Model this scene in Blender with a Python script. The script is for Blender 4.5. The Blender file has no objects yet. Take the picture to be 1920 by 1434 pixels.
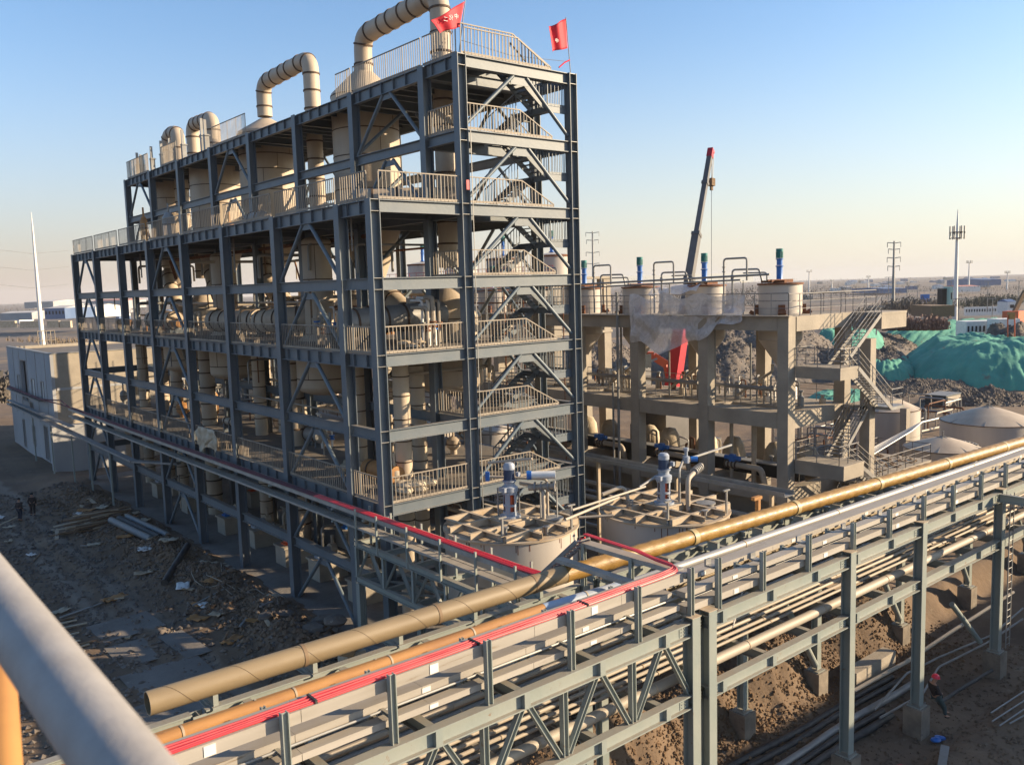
import bpy, math, random
from math import sin, cos, pi, radians, sqrt, atan2, hypot
from mathutils import Vector, Matrix, noise
random.seed(7)
S = bpy.context.scene
COL = S.collection
V = Vector
# ------------------------------------------------------------------ camera
FPX = 1624.0
CR = V((0.769118, -0.638445, -0.029080)); CU = V((0.092067, 0.065654, 0.993586)); CD = V((0.632440, 0.766862, -0.109275))
CP = V((-19.871, -33.298, 16.417))
cam = bpy.data.cameras.new('camera'); camo = bpy.data.objects.new('camera', cam); COL.objects.link(camo)
cam.sensor_width = 36; cam.lens = FPX/1920*36; cam.clip_start = 0.05; cam.clip_end = 9000
m = Matrix.Identity(4)
for i in range(3):
    m[i][0] = CR[i]; m[i][1] = CU[i]; m[i][2] = -CD[i]; m[i][3] = CP[i]
camo.matrix_world = m
cam.dof.use_dof = True; cam.dof.focus_distance = 45; cam.dof.aperture_fstop = 5.0
S.camera = camo
# ------------------------------------------------------------------ sky, sun, exposure
SUN_AZ, SUN_EL = radians(-37), radians(18)
world = bpy.data.worlds.new('World'); S.world = world; world.use_nodes = True
wn = world.node_tree.nodes; wl = world.node_tree.links
bg = wn['Background']; sky = wn.new('ShaderNodeTexSky'); sky.sky_type = 'NISHITA'; sky.sun_disc = False
sky.sun_elevation = SUN_EL; sky.sun_rotation = radians(90) - SUN_AZ
sky.altitude = 0; sky.air_density = 1.0; sky.dust_density = 1.0; sky.ozone_density = 1.6
SKYK = 0.096
bg.inputs[1].default_value = SKYK
def wmath(op, a, b=None, c=None, clamp=False):
    n = wn.new('ShaderNodeMath'); n.operation = op; n.use_clamp = clamp
    for i, v in enumerate((a, b, c)):
        if v is None: continue
        if hasattr(v, 'is_output'): wl.new(v, n.inputs[i])
        else: n.inputs[i].default_value = v
    return n.outputs[0]
# low haze layer of the air: greyish mauve away from the sun, cream towards it, the same all round the horizon
tc = wn.new('ShaderNodeTexCoord'); sep = wn.new('ShaderNodeSeparateXYZ'); wl.new(tc.outputs['Generated'], sep.inputs[0])
dt = wn.new('ShaderNodeVectorMath'); dt.operation = 'DOT_PRODUCT'; wl.new(tc.outputs['Generated'], dt.inputs[0]); dt.inputs[1].default_value = (cos(SUN_AZ), sin(SUN_AZ), 0)
low = wmath('MULTIPLY', sep.outputs[2], -3.3); low = wmath('ADD', low, 1.0, clamp=True); low = wmath('POWER', low, 1.8); low = wmath('MULTIPLY', low, .96)
tow = wn.new('ShaderNodeMapRange'); wl.new(dt.outputs['Value'], tow.inputs[0]); tow.inputs[1].default_value = -.55; tow.inputs[2].default_value = .75
hz = wn.new('ShaderNodeMix'); hz.data_type = 'RGBA'; wl.new(tow.outputs[0], hz.inputs[0])
EXPO = 1.15
HK = 1/(SKYK*2**EXPO)
hz.inputs[6].default_value = (.66*HK, .52*HK, .45*HK, 1); hz.inputs[7].default_value = (1.12*HK, 1.03*HK, .84*HK, 1)
tint = wn.new('ShaderNodeMix'); tint.data_type = 'RGBA'; tint.blend_type = 'MULTIPLY'; tint.inputs[0].default_value = 1; tint.inputs[7].default_value = (.84, .98, 1.12, 1); wl.new(sky.outputs[0], tint.inputs[6])
mx = wn.new('ShaderNodeMix'); mx.data_type = 'RGBA'; wl.new(low, mx.inputs[0]); wl.new(tint.outputs[2], mx.inputs[6]); wl.new(hz.outputs[2], mx.inputs[7]); wl.new(mx.outputs[2], bg.inputs[0])
sun = bpy.data.lights.new('sun', 'SUN'); sun.energy = 4.8; sun.angle = radians(0.5); sun.color = (1.0, 0.79, 0.53)
suno = bpy.data.objects.new('sun', sun); COL.objects.link(suno)
SUNV = V((cos(SUN_EL)*cos(SUN_AZ), cos(SUN_EL)*sin(SUN_AZ), sin(SUN_EL)))
suno.rotation_euler = SUNV.to_track_quat('Z', 'Y').to_euler(); suno.location = (60, -60, 60)
S.view_settings.view_transform = 'Standard'; S.view_settings.look = 'None'; S.view_settings.gamma = 1
S.view_settings.use_curve_mapping = False; S.view_settings.exposure = EXPO
S.render.engine = 'CYCLES'
try:
    S.cycles.max_bounces = 6; S.cycles.diffuse_bounces = 3; S.cycles.transparent_max_bounces = 12; S.cycles.volume_bounces = 0
    S.cycles.volume_step_rate = 8; S.cycles.volume_max_steps = 64
except Exception: pass

# a photo pixel meets a plane of the place (used only to find where things stand)
def ray(x, y): return CD + CR*((x-960)/FPX) - CU*((y-717)/FPX)
def onz(x, y, z): v = ray(x, y); return CP + v*((z-CP.z)/v.z)
def onx(x, y, X): v = ray(x, y); return CP + v*((X-CP.x)/v.x)
def ony(x, y, Y): v = ray(x, y); return CP + v*((Y-CP.y)/v.y)
def atd(x, y, D): return CP + ray(x, y)*D

# ------------------------------------------------------------------ materials
MATS = {}
def mat(name, col, rough=0.7, metal=0.0, col2=None, sc=1.5, amt=1.0, bump=0.0, bsc=None, stretch=(1, 1, 1), col3=None, t3=0.62, sc3=3.0, alpha=None, coat=0.0, lo=0.35, hi=0.65, dust=None):
    if name in MATS: return MATS[name]
    M = bpy.data.materials.new(name); M.use_nodes = True; nt = M.node_tree; N = nt.nodes; L = nt.links
    b = N['Principled BSDF']; b.inputs['Roughness'].default_value = rough; b.inputs['Metallic'].default_value = metal
    b.inputs['Base Color'].default_value = (*col, 1)
    if coat: b.inputs['Coat Weight'].default_value = coat; b.inputs['Coat Roughness'].default_value = 0.15
    geo = N.new('ShaderNodeNewGeometry'); mp = N.new('ShaderNodeMapping'); mp.inputs['Scale'].default_value = stretch
    L.new(geo.outputs['Position'], mp.inputs[0])
    cur = None
    if col2:
        n = N.new('ShaderNodeTexNoise'); n.inputs['Scale'].default_value = sc; n.inputs['Detail'].default_value = 7; n.inputs['Roughness'].default_value = 0.62
        L.new(mp.outputs[0], n.inputs['Vector'])
        r = N.new('ShaderNodeMapRange'); r.inputs[1].default_value = lo; r.inputs[2].default_value = hi; r.inputs[4].default_value = amt
        L.new(n.outputs['Fac'], r.inputs[0])
        x = N.new('ShaderNodeMix'); x.data_type = 'RGBA'; x.inputs[6].default_value = (*col, 1); x.inputs[7].default_value = (*col2, 1)
        L.new(r.outputs[0], x.inputs[0]); cur = x.outputs[2]
    if col3:
        n3 = N.new('ShaderNodeTexNoise'); n3.inputs['Scale'].default_value = sc3; n3.inputs['Detail'].default_value = 9; n3.inputs['Roughness'].default_value = 0.7
        L.new(mp.outputs[0], n3.inputs['Vector'])
        r3 = N.new('ShaderNodeMapRange'); r3.inputs[1].default_value = t3; r3.inputs[2].default_value = t3+0.07; L.new(n3.outputs['Fac'], r3.inputs[0])
        x3 = N.new('ShaderNodeMix'); x3.data_type = 'RGBA'; x3.inputs[7].default_value = (*col3, 1); L.new(r3.outputs[0], x3.inputs[0])
        if cur: L.new(cur, x3.inputs[6])
        else: x3.inputs[6].default_value = (*col, 1)
        cur = x3.outputs[2]
    if dust:   # dust lies on faces that look up, thinner where noise says so
        sn = N.new('ShaderNodeSeparateXYZ'); L.new(geo.outputs['Normal'], sn.inputs[0])
        nd = N.new('ShaderNodeTexNoise'); nd.inputs['Scale'].default_value = 2.3; nd.inputs['Detail'].default_value = 6; L.new(geo.outputs['Position'], nd.inputs['Vector'])
        ad = N.new('ShaderNodeMath'); ad.operation = 'MULTIPLY_ADD'; L.new(nd.outputs['Fac'], ad.inputs[0]); ad.inputs[1].default_value = 1.1; L.new(sn.outputs[2], ad.inputs[2])
        rd = N.new('ShaderNodeMapRange'); rd.inputs[1].default_value = .95; rd.inputs[2].default_value = 1.75; rd.inputs[4].default_value = dust; L.new(ad.outputs[0], rd.inputs[0])
        xd = N.new('ShaderNodeMix'); xd.data_type = 'RGBA'; xd.inputs[7].default_value = (.27, .22, .165, 1); L.new(rd.outputs[0], xd.inputs[0])
        if cur: L.new(cur, xd.inputs[6])
        else: xd.inputs[6].default_value = (*col, 1)
        cur = xd.outputs[2]
        # faint streaks running down the sides
    if cur: L.new(cur, b.inputs['Base Color'])
    if bump:
        nb = N.new('ShaderNodeTexNoise'); nb.inputs['Scale'].default_value = bsc or sc*6; nb.inputs['Detail'].default_value = 8; nb.inputs['Roughness'].default_value = 0.6
        L.new(mp.outputs[0], nb.inputs['Vector'])
        bm = N.new('ShaderNodeBump'); bm.inputs['Strength'].default_value = min(1, bump); bm.inputs['Distance'].default_value = 0.05*max(1, bump)
        L.new(nb.outputs['Fac'], bm.inputs['Height']); L.new(bm.outputs[0], b.inputs['Normal'])
    if alpha is not None: b.inputs['Alpha'].default_value = alpha
    MATS[name] = M
    return M
steel = mat('tower steel paint', (.088, .113, .135), .5, col2=(.125, .142, .155), sc=.6, col3=(.17, .13, .10), t3=.66, sc3=2.5, bump=.08, bsc=5, dust=.7)
steel2 = mat('brace steel paint', (.095, .125, .15), .45, col2=(.13, .155, .17), sc=1.2)
rsteel = mat('rack steel paint', (.225, .255, .235), .5, col2=(.27, .285, .255), sc=.8, col3=(.20, .12, .07), t3=.63, sc3=3.5, bump=.12, bsc=6, dust=.8)
galv = mat('galvanised metal', (.27, .268, .26), .5, .2, col2=(.20, .19, .175), sc=1.2, col3=(.24, .19, .14), t3=.66, sc3=1.1)
tray_m = mat('cable tray metal', (.38, .345, .30), .6, .0, col2=(.29, .26, .22), sc=.7, stretch=(.35, 3, 3), col3=(.2, .15, .10), t3=.62, sc3=1.4, dust=.5)
beige = mat('vessel beige paint', (.47, .385, .285), .6, col2=(.36, .285, .21), sc=.5, stretch=(1, 1, .35), col3=(.24, .16, .10), t3=.68, sc3=1.2, bump=.1, bsc=2)
beige2 = mat('tank grey beige paint', (.45, .40, .345), .55, col2=(.37, .33, .29), sc=.45, stretch=(1, 1, .3), col3=(.30, .2, .13), t3=.70, sc3=1.6, bump=.06, bsc=1.5)
pipe_b = mat('pipe primer beige', (.40, .34, .265), .6, col2=(.32, .27, .21), sc=1.0, stretch=(.4, 2, 2), col3=(.25, .15, .09), t3=.69, sc3=1.5)
band_m = mat('dark weld band', (.055, .04, .03), .8, col2=(.12, .07, .04), sc=4)
rust = mat('rust', (.20, .075, .03), .85, col2=(.10, .045, .025), sc=3, col3=(.33, .14, .05), t3=.6, sc3=5, bump=.3)
rustbeam = mat('rust stained beam', (.42, .35, .26), .7, col2=(.36, .26, .16), sc=1.4, col3=(.30, .13, .05), t3=.68, sc3=2.2)
shadered = mat('shaded red cable', (.13, .022, .032), .8, col2=(.09, .04, .045), sc=.6)  # red cable with the facade shade worked into its colour
conc = mat('concrete', (.36, .31, .245), .88, col2=(.27, .235, .19), sc=.55, col3=(.20, .16, .12), t3=.65, sc3=2.0, bump=.35, bsc=7, dust=.5)
conc_d = mat('dusty concrete floor', (.20, .18, .16), .95, col2=(.12, .105, .09), sc=.4, col3=(.28, .25, .21), t3=.62, sc3=3, bump=.6, bsc=5)
plaster = mat('grey render', (.36, .36, .365), .9, col2=(.29, .295, .305), sc=.35, stretch=(1, 1, .5), col3=(.33, .33, .33), t3=.6, sc3=2, bump=.2, bsc=4)
yellowp = mat('yellow wrapped pipe', (.30, .165, .032), .52, col2=(.21, .115, .025), sc=2.2, stretch=(.8, 2, 2), col3=(.42, .30, .12), t3=.66, sc3=3, coat=.05, bump=.5, bsc=3)
tanp = mat('tan wrapped pipe', (.25, .185, .105), .55, col2=(.20, .145, .08), sc=.8, stretch=(.5, 2, 2), col3=(.35, .18, .07), t3=.72, sc3=2)
orangep = mat('rusty orange pipe', (.38, .185, .055), .7, col2=(.29, .135, .045), sc=1.5, stretch=(.5, 2, 2), col3=(.25, .11, .04), t3=.66, sc3=3)
silverp = mat('silver pipe', (.33, .32, .305), .5, .15, col2=(.26, .25, .24), sc=.8, stretch=(.3, 2, 2))
redc = mat('red cable', (.62, .018, .03), .45)
pinkc = mat('dusty red cable', (.52, .06, .065), .6, col2=(.42, .03, .04), sc=2)
blackp = mat('black pipe', (.018, .018, .02), .6, col2=(.06, .055, .05), sc=2)
dirt = mat('dirt', (.17, .115, .072), .97, col2=(.11, .075, .05), sc=.22, col3=(.19, .145, .10), t3=.60, sc3=1.3, bump=1.0, bsc=3.5)
soil = mat('loam bank', (.185, .112, .058), .97, col2=(.115, .07, .038), sc=.5, col3=(.22, .155, .095), t3=.60, sc3=2.2, bump=1.4, bsc=4)
rubble_m = mat('rubble', (.17, .135, .105), .95, col2=(.09, .08, .075), sc=1.1, col3=(.26, .23, .20), t3=.6, sc3=3.5, bump=2, bsc=1.2)
net = mat('green netting', (.09, .31, .22), .85, col2=(.055, .22, .165), sc=.18, col3=(.14, .115, .085), t3=.62, sc3=.20, bump=1.0, bsc=2.5)
field = mat('far plain', (.17, .125, .095), 1, col2=(.09, .08, .075), sc=.006, stretch=(1, 2.2, 1), col3=(.24, .16, .09), t3=.56, sc3=.014, lo=.42, hi=.56)
white = mat('white paint', (.72, .70, .66), .6, col2=(.6, .58, .55), sc=2)
flag_m = mat('red flag cloth', (.66, .02, .035), .7, col2=(.5, .015, .03), sc=3)
blue_m = mat('blue enamel', (.02, .13, .42), .4)
teal_m = mat('green motor paint', (.01, .17, .16), .45)
grey_m = mat('motor grey', (.33, .36, .41), .45, col2=(.24, .27, .32), sc=3)
navy = mat('motor navy fins', (.06, .09, .16), .5)
orange_m = mat('orange guard', (.60, .10, .03), .5)
redb = mat('red crane paint', (.40, .012, .028), .4, col2=(.40, .01, .02), sc=1)
boom_m = mat('grey crane boom', (.13, .12, .115), .5, col2=(.09, .085, .08), sc=.5)
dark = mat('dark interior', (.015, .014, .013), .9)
glass = mat('window glass', (.03, .035, .04), .12)
wood = mat('weathered timber', (.22, .14, .075), .9, col2=(.12, .075, .045), sc=2, stretch=(1, 3, 3))
rebar = mat('rail steel', (.31, .26, .20), .6, col2=(.20, .165, .13), sc=1)
railg = mat('yard rail steel', (.26, .25, .24), .55, col2=(.18, .16, .14), sc=2)
deckm = mat('deck plate', (.11, .10, .09), .85, col2=(.17, .14, .11), sc=.6, col3=(.28, .17, .09), t3=.62, sc3=1.5)
cloth_w = mat('dusty wrap sheet', (.50, .42, .31), .8, col2=(.36, .29, .2), sc=1.6, bump=1.2, bsc=2)
shingle = mat('pale roof', (.5, .48, .46), .8, col2=(.4, .38, .37), sc=.05)
bluer = mat('blue shed roof', (.08, .13, .24), .6, col2=(.12, .17, .28), sc=.1)
treem = mat('winter twigs', (.15, .125, .105), 1, col2=(.10, .095, .085), sc=1.5)
pine_m = mat('dark hedge leaves', (.085, .09, .075), 1, col2=(.06, .07, .06), sc=1.5)

def plastic_mat():
    M = bpy.data.materials.new('clear plastic sheet'); M.use_nodes = True; N = M.node_tree.nodes; L = M.node_tree.links
    b = N['Principled BSDF']; b.inputs['Base Color'].default_value = (.80, .78, .78, 1); b.inputs['Roughness'].default_value = .25
    n = N.new('ShaderNodeTexNoise'); n.inputs['Scale'].default_value = 1.6; n.inputs['Detail'].default_value = 9; n.inputs['Roughness'].default_value = .7; n.inputs['Distortion'].default_value = 1.8
    g = N.new('ShaderNodeNewGeometry'); L.new(g.outputs['Position'], n.inputs['Vector'])
    r = N.new('ShaderNodeMapRange'); r.inputs[1].default_value = .35; r.inputs[2].default_value = .7; r.inputs[3].default_value = .50; r.inputs[4].default_value = .80
    L.new(n.outputs['Fac'], r.inputs[0]); L.new(r.outputs[0], b.inputs['Alpha'])
    bm = N.new('ShaderNodeBump'); bm.inputs['Strength'].default_value = .8; bm.inputs['Distance'].default_value = .2; L.new(n.outputs['Fac'], bm.inputs['Height']); L.new(bm.outputs[0], b.inputs['Normal'])
    return M
plastic = plastic_mat()

# ------------------------------------------------------------------ object helpers
PW = {}
def tag(o, label=None, cat=None, group=None, kind=None):
    if label: o['label'] = label
    if cat: o['category'] = cat
    if group: o['group'] = group
    if kind: o['kind'] = kind
    return o
def thing(name, label, cat, loc=(0, 0, 0), group=None):
    o = bpy.data.objects.new(name, None); COL.objects.link(o); o.location = loc; o.empty_display_size = .3
    PW[o.name] = Matrix.Translation(V(loc))
    return tag(o, label, cat, group)
def put(o, parent, M):
    COL.objects.link(o); PW[o.name] = M
    if parent is not None:
        o.parent = parent; o.matrix_basis = PW[parent.name].inverted() @ M
    else: o.matrix_basis = M
    return o
class MB:
    def __init__(s): s.v = []; s.f = []; s.sm = []
    def add(s, vs, fs, smooth=False):
        n = len(s.v); s.v += [tuple(p) for p in vs]
        s.f += [tuple(i+n for i in f) for f in fs]; s.sm += [smooth]*len(fs); return s
    def box(s, a, b):
        x0, y0, z0 = a; x1, y1, z1 = b
        if x0 > x1: x0, x1 = x1, x0
        if y0 > y1: y0, y1 = y1, y0
        if z0 > z1: z0, z1 = z1, z0
        return s.add([(x0, y0, z0), (x1, y0, z0), (x1, y1, z0), (x0, y1, z0), (x0, y0, z1), (x1, y0, z1), (x1, y1, z1), (x0, y1, z1)],
              [(0, 3, 2, 1), (4, 5, 6, 7), (0, 1, 5, 4), (1, 2, 6, 5), (2, 3, 7, 6), (3, 0, 4, 7)])
    def bar(s, p0, p1, w, h=None, up=(0, 0, 1)):
        h = h or w; p0 = V(p0); p1 = V(p1); d = (p1-p0).normalized(); up = V(up)
        if abs(d.dot(up)) > .98: up = V((1, 0, 0))
        y = up.cross(d).normalized(); z = d.cross(y)
        vs = []
        for p in (p0, p1):
            for a, b in ((-1, -1), (1, -1), (1, 1), (-1, 1)): vs.append(p+y*(a*w/2)+z*(b*h/2))
        return s.add(vs, [(0, 3, 2, 1), (4, 5, 6, 7), (0, 1, 5, 4), (1, 2, 6, 5), (2, 3, 7, 6), (3, 0, 4, 7)])
    def tube(s, pts, r, n=10, cap=True, hollow=0):
        pts = [V(p) for p in pts]; m = len(pts)
        rs = r if isinstance(r, (list, tuple)) else [r]*m
        d0 = (pts[1]-pts[0]).normalized(); up = V((0, 0, 1)) if abs(d0.z) < .9 else V((1, 0, 0))
        y = up.cross(d0).normalized(); vs = []; pd = d0
        for i, p in enumerate(pts):
            if i == 0: d = d0
            elif i == m-1: d = (pts[i]-pts[i-1]).normalized()
            else: d = ((pts[i+1]-pts[i]).normalized()+(pts[i]-pts[i-1]).normalized()).normalized()
            q = pd.rotation_difference(d); y = q @ y; pd = d; z = d.cross(y)
            for k in range(n):
                a = 2*pi*k/n; vs.append(p+(y*cos(a)+z*sin(a))*rs[i])
        fs = []
        for i in range(m-1):
            for k in range(n): k2 = (k+1) % n; fs.append((i*n+k, i*n+k2, (i+1)*n+k2, (i+1)*n+k))
        s.add(vs, fs, True)
        if cap:
            s.add(vs[:n], [tuple(reversed(range(n)))]); s.add(vs[-n:], [tuple(range(n))])
        return s
    def lathe(s, c, prof, n=32, a0=0, a1=2*pi):
        c = V(c); full = abs(a1-a0-2*pi) < 1e-6; k = n if full else n+1
        vs = []
        for r, z in prof:
            for i in range(k):
                a = a0+(a1-a0)*i/n; vs.append((c.x+r*cos(a), c.y+r*sin(a), c.z+z))
        fs = []
        for j in range(len(prof)-1):
            for i in range(n):
                i2 = (i+1) % k; fs.append((j*k+i, j*k+i2, (j+1)*k+i2, (j+1)*k+i))
        return s.add(vs, fs, True)
    def grid(s, P, nu, nv, smooth=True):
        vs = [P(i/nu, j/nv) for j in range(nv+1) for i in range(nu+1)]
        return s.add(vs, [(j*(nu+1)+i, j*(nu+1)+i+1, (j+1)*(nu+1)+i+1, (j+1)*(nu+1)+i) for j in range(nv) for i in range(nu)], smooth)
    def mesh(s, name, mt, off=(0, 0, 0), ang=40):
        me = bpy.data.meshes.new(name)
        ox, oy, oz = off
        me.from_pydata([(x-ox, y-oy, z-oz) for x, y, z in s.v], [], s.f)
        me.polygons.foreach_set('use_smooth', s.sm)
        if any(s.sm) and ang: me.set_sharp_from_angle(angle=radians(ang))
        me.materials.append(mt); me.update(); return me
    def build(s, name, mt, parent=None, label=None, cat=None, group=None, kind=None, ang=40, origin=None):
        if not s.v: return None
        if origin is None:
            xs = [p[0] for p in s.v]; ys = [p[1] for p in s.v]; zs = [p[2] for p in s.v]
            origin = ((min(xs)+max(xs))/2, (min(ys)+max(ys))/2, min(zs))
        o = bpy.data.objects.new(name, s.mesh(name, mt, origin, ang))
        put(o, parent, Matrix.Translation(V(origin)))
        return tag(o, label, cat, group, kind)
MC = {}
def axisM(p0, p1, up=(0, 0, 1)):
    p0 = V(p0); p1 = V(p1); d = (p1-p0).normalized(); up = V(up)
    if abs(d.dot(up)) > .98: up = V((1, 0, 0))
    y = up.cross(d).normalized(); z = d.cross(y); M = Matrix.Identity(4)
    for i in range(3): M[i][0] = d[i]; M[i][1] = y[i]; M[i][2] = z[i]; M[i][3] = p0[i]
    return M
def member(name, p0, p1, kind, w, h, mt, parent, up=(0, 0, 1), label=None, r0=None):
    """one steel member; equal ones share a mesh. kinds: H (w flange, h depth), B box, T tube (w radius), C channel"""
    L = round((V(p1)-V(p0)).length, 2); key = (kind, w, h, L, mt.name)
    if key not in MC:
        b = MB()
        if kind == 'H':
            t = .035 if h > .3 else .022
            b.box((0, -w/2, h/2-t), (L, w/2, h/2)); b.box((0, -w/2, -h/2), (L, w/2, -h/2+t)); b.box((0, -t*.4, -h/2+t), (L, t*.4, h/2-t))
        elif kind == 'B': b.box((0, -w/2, -h/2), (L, w/2, h/2))
        elif kind == 'T': b.tube([(0, 0, 0), (L, 0, 0)], w, h or 10)
        elif kind == 'C':
            t = .02; b.box((0, -w/2, -h/2), (L, -w/2+t, h/2)); b.box((0, -w/2+t, h/2-t), (L, w/2, h/2)); b.box((0, -w/2+t, -h/2), (L, w/2, -h/2+t))
        MC[key] = b.mesh(name, mt)
    o = bpy.data.objects.new(name, MC[key]); put(o, parent, axisM(p0, p1, up))
    if label: o['label'] = label
    return o
def clone(name, src, parent, M, label=None):
    o = bpy.data.objects.new(name, src.data); put(o, parent, M)
    if label: o['label'] = label
    return o
def fillet(pts, R, k=6):
    pts = [V(p) for p in pts]; out = [pts[0]]
    for i in range(1, len(pts)-1):
        a, b, c = pts[i-1], pts[i], pts[i+1]; d1 = (a-b).normalized(); d2 = (c-b).normalized()
        ang = d1.angle(d2)
        if ang > 3.1: out.append(b); continue
        t = min(R/math.tan(ang/2), (a-b).length*.49, (c-b).length*.49)
        p, q = b+d1*t, b+d2*t
        for j in range(k+1):
            u = j/k; out.append(p*(1-u)**2+b*2*u*(1-u)+q*u*u)
    out.append(pts[-1]); return out
def ring(parent, p, d, r, w=.07, t=.035, mt=None, name='band', n=20):
    p = V(p); d = V(d).normalized(); key = ('ring', round(r, 3), w, t)
    if key not in MC:
        b = MB(); b.tube([(-w/2, 0, 0), (-w/2, 0, 0.0001), (w/2, 0, 0)], r, n) if False else None
        vs = []
        for x, rr in ((-w/2, r*.99), (-w/2, r+t), (w/2, r+t), (w/2, r*.99)):
            for k in range(n): a = 2*pi*k/n; vs.append((x, rr*cos(a), rr*sin(a)))
        fs = []
        for j in range(3):
            for k in range(n): fs.append((j*n+k, j*n+(k+1) % n, (j+1)*n+(k+1) % n, (j+1)*n+k))
        b.add(vs, fs, True); MC[key] = b.mesh(name, mt or band_m)
    o = bpy.data.objects.new(name, MC[key]); return put(o, parent, axisM(p, p+d))
def fbm(x, y, z=0, o=4, s=1.0):
    a = 1; t = 0
    for _ in range(o):
        t += a*noise.noise((x*s, y*s, z)); a *= .5; s *= 2.05
    return t
ORD = ['first', 'second', 'third', 'fourth', 'fifth', 'sixth', 'seventh', 'eighth', 'ninth', 'tenth', 'eleventh', 'twelfth']

def track_tint():
    """dry compacted wheel track: the soil itself is paler there"""
    N = dirt.node_tree.nodes; L = dirt.node_tree.links; b = N['Principled BSDF']; src = b.inputs['Base Color'].links[0].from_socket
    g = N.new('ShaderNodeNewGeometry'); s_ = N.new('ShaderNodeSeparateXYZ'); L.new(g.outputs['Position'], s_.inputs[0])
    nz = N.new('ShaderNodeTexNoise'); nz.inputs['Scale'].default_value = .5; nz.inputs['Detail'].default_value = 7; L.new(g.outputs['Position'], nz.inputs['Vector'])
    def m_(op, a, b_=None):
        n = N.new('ShaderNodeMath'); n.operation = op
        for i, v in enumerate((a, b_)):
            if v is None: continue
            if hasattr(v, 'is_output'): L.new(v, n.inputs[i])
            else: n.inputs[i].default_value = v
        return n.outputs[0]
    d1 = m_('ABSOLUTE', m_('ADD', s_.outputs[0], 7.0)); d2 = m_('ABSOLUTE', m_('ADD', s_.outputs[0], 8.9))
    mn = m_('ADD', m_('MINIMUM', d1, d2), m_('MULTIPLY', m_('SUBTRACT', nz.outputs['Fac'], .5), 1.6))
    r = N.new('ShaderNodeMapRange'); r.inputs[1].default_value = .75; r.inputs[2].default_value = .2; r.inputs[4].default_value = .75; L.new(mn, r.inputs[0])
    x = N.new('ShaderNodeMix'); x.data_type = 'RGBA'; x.inputs[7].default_value = (.25, .205, .16, 1); L.new(r.outputs[0], x.inputs[0]); L.new(src, x.inputs[6]); L.new(x.outputs[2], b.inputs['Base Color'])
track_tint()
# ================================================================== GROUND
def sstep(a, b, x):
    t = max(0, min(1, (x-a)/(b-a))); return t*t*(3-2*t)
def gh(x, y):
    n = fbm(x, y, 3.1, 5, .32); n2 = fbm(x, y, 9.7, 3, 1.7)
    h = -.12 + .16*n + .05*n2
    # debris bank along the steel frame
    if x < -.3: 
        b = math.exp(-((x+2.6)/1.7)**2)*sstep(-2, 2, y)*(1-sstep(44, 56, y)); h += b*(.55+.55*fbm(x, y, 1.3, 4, .45)+.15*n2)
        for cx in (-6.9, -8.8): h -= .15*math.exp(-((x-cx-.5*sin(y*.06))/.35)**2)
        h += .05*math.exp(-((x+7.85)/.5)**2)
    inside = sstep(-.4, -.1, x)*(1-sstep(13, 16, x))*sstep(-1.2, -.8, y)
    h = h*(1-inside) + (-.2)*inside
    # trench below the pipe rack
    tr = sstep(-4, 2, x)*(1-sstep(-14.2, -12.9, y+.35*n))
    h += -1.15*tr
    # right end of the trench rises to the working ground in front
    fr = (1-sstep(-20.6, -19.3, y+.3*n))*sstep(6, 10, x); h += .55*fr
    # loam bank behind the rack columns
    yc = -12.2; w = min(1, 1.5*math.exp(-((y-yc)/1.5)**2))*sstep(-9, -4, x)*(1-sstep(21, 26, x))
    h += w*(1.7+1.0*fbm(x, y, 5.5, 4, .5)+.22*n2)*(.62+.38*sin(x*.7+1.2))
    if -8 < x < 12 and -17 < y < -10: h += .10*fbm(x, y, 7, 3, 3.1)
    far = sstep(30, 60, hypot(x-8, y)); h += far*.5*fbm(x, y, 2, 3, .07)
    return h
def nonuni(a, b, segs):
    out = [a]
    for e, st in segs:
        n = max(1, int(round((e-out[-1])/st))); p = out[-1]
        for i in range(1, n+1): out.append(p+(e-p)*i/n)
    return out
xs = nonuni(-30, 0, [(-12, .5), (16, .2), (30, .5), (60, 1.5), (140, 4)])
ys = nonuni(-34, 0, [(-24, .6), (-9, .18), (30, .3), (60, .8), (140, 4)])
b = MB(); nx = len(xs); ny = len(ys)
vs = [(x, y, gh(x, y)) for y in ys for x in xs]
b.add(vs, [(j*nx+i, j*nx+i+1, (j+1)*nx+i+1, (j+1)*nx+i) for j in range(ny-1) for i in range(nx-1)], True)
b.build('ground', dirt, kind='structure', ang=0, origin=(0, 0, 0))
# far plain to the horizon, one sheet under the site ground
b = MB()
rs = [0, 60, 120, 200, 320, 500, 800, 1300, 2200, 3800, 7500]; vs = [(0, 0, -2.2)]; NA = 48
for r_ in rs[1:]:
    for k in range(NA):
        a = 2*pi*k/NA; x, y = 30+r_*cos(a), 30+r_*sin(a); vs.append((x, y, -2.2 if r_ < 150 else -.6+.8*noise.noise((x*.01, y*.01, 0))+(6*abs(noise.noise((x*.0007, y*.0007, 4))) if r_ > 2000 else 0)))
fs = [(0, 1+k, 1+(k+1) % NA) for k in range(NA)]
for j in range(len(rs)-2):
    for k in range(NA): k2 = (k+1) % NA; fs.append((1+j*NA+k, 1+(j+1)*NA+k, 1+(j+1)*NA+k2, 1+j*NA+k2))
b.add(vs, fs, True); b.build('terrain', field, kind='structure', ang=0, origin=(0, 0, 0))
# concrete slab under the steel frame
MB().box((-.55, -.8, -.5), (13.6, 53.2, .0)).build('floor_slab', conc_d, kind='structure', label=None)
MB().box((-.85, -1.0, -.5), (-.553, 53.2, -.06)).build('slab_kerb', conc, kind='structure')

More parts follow.
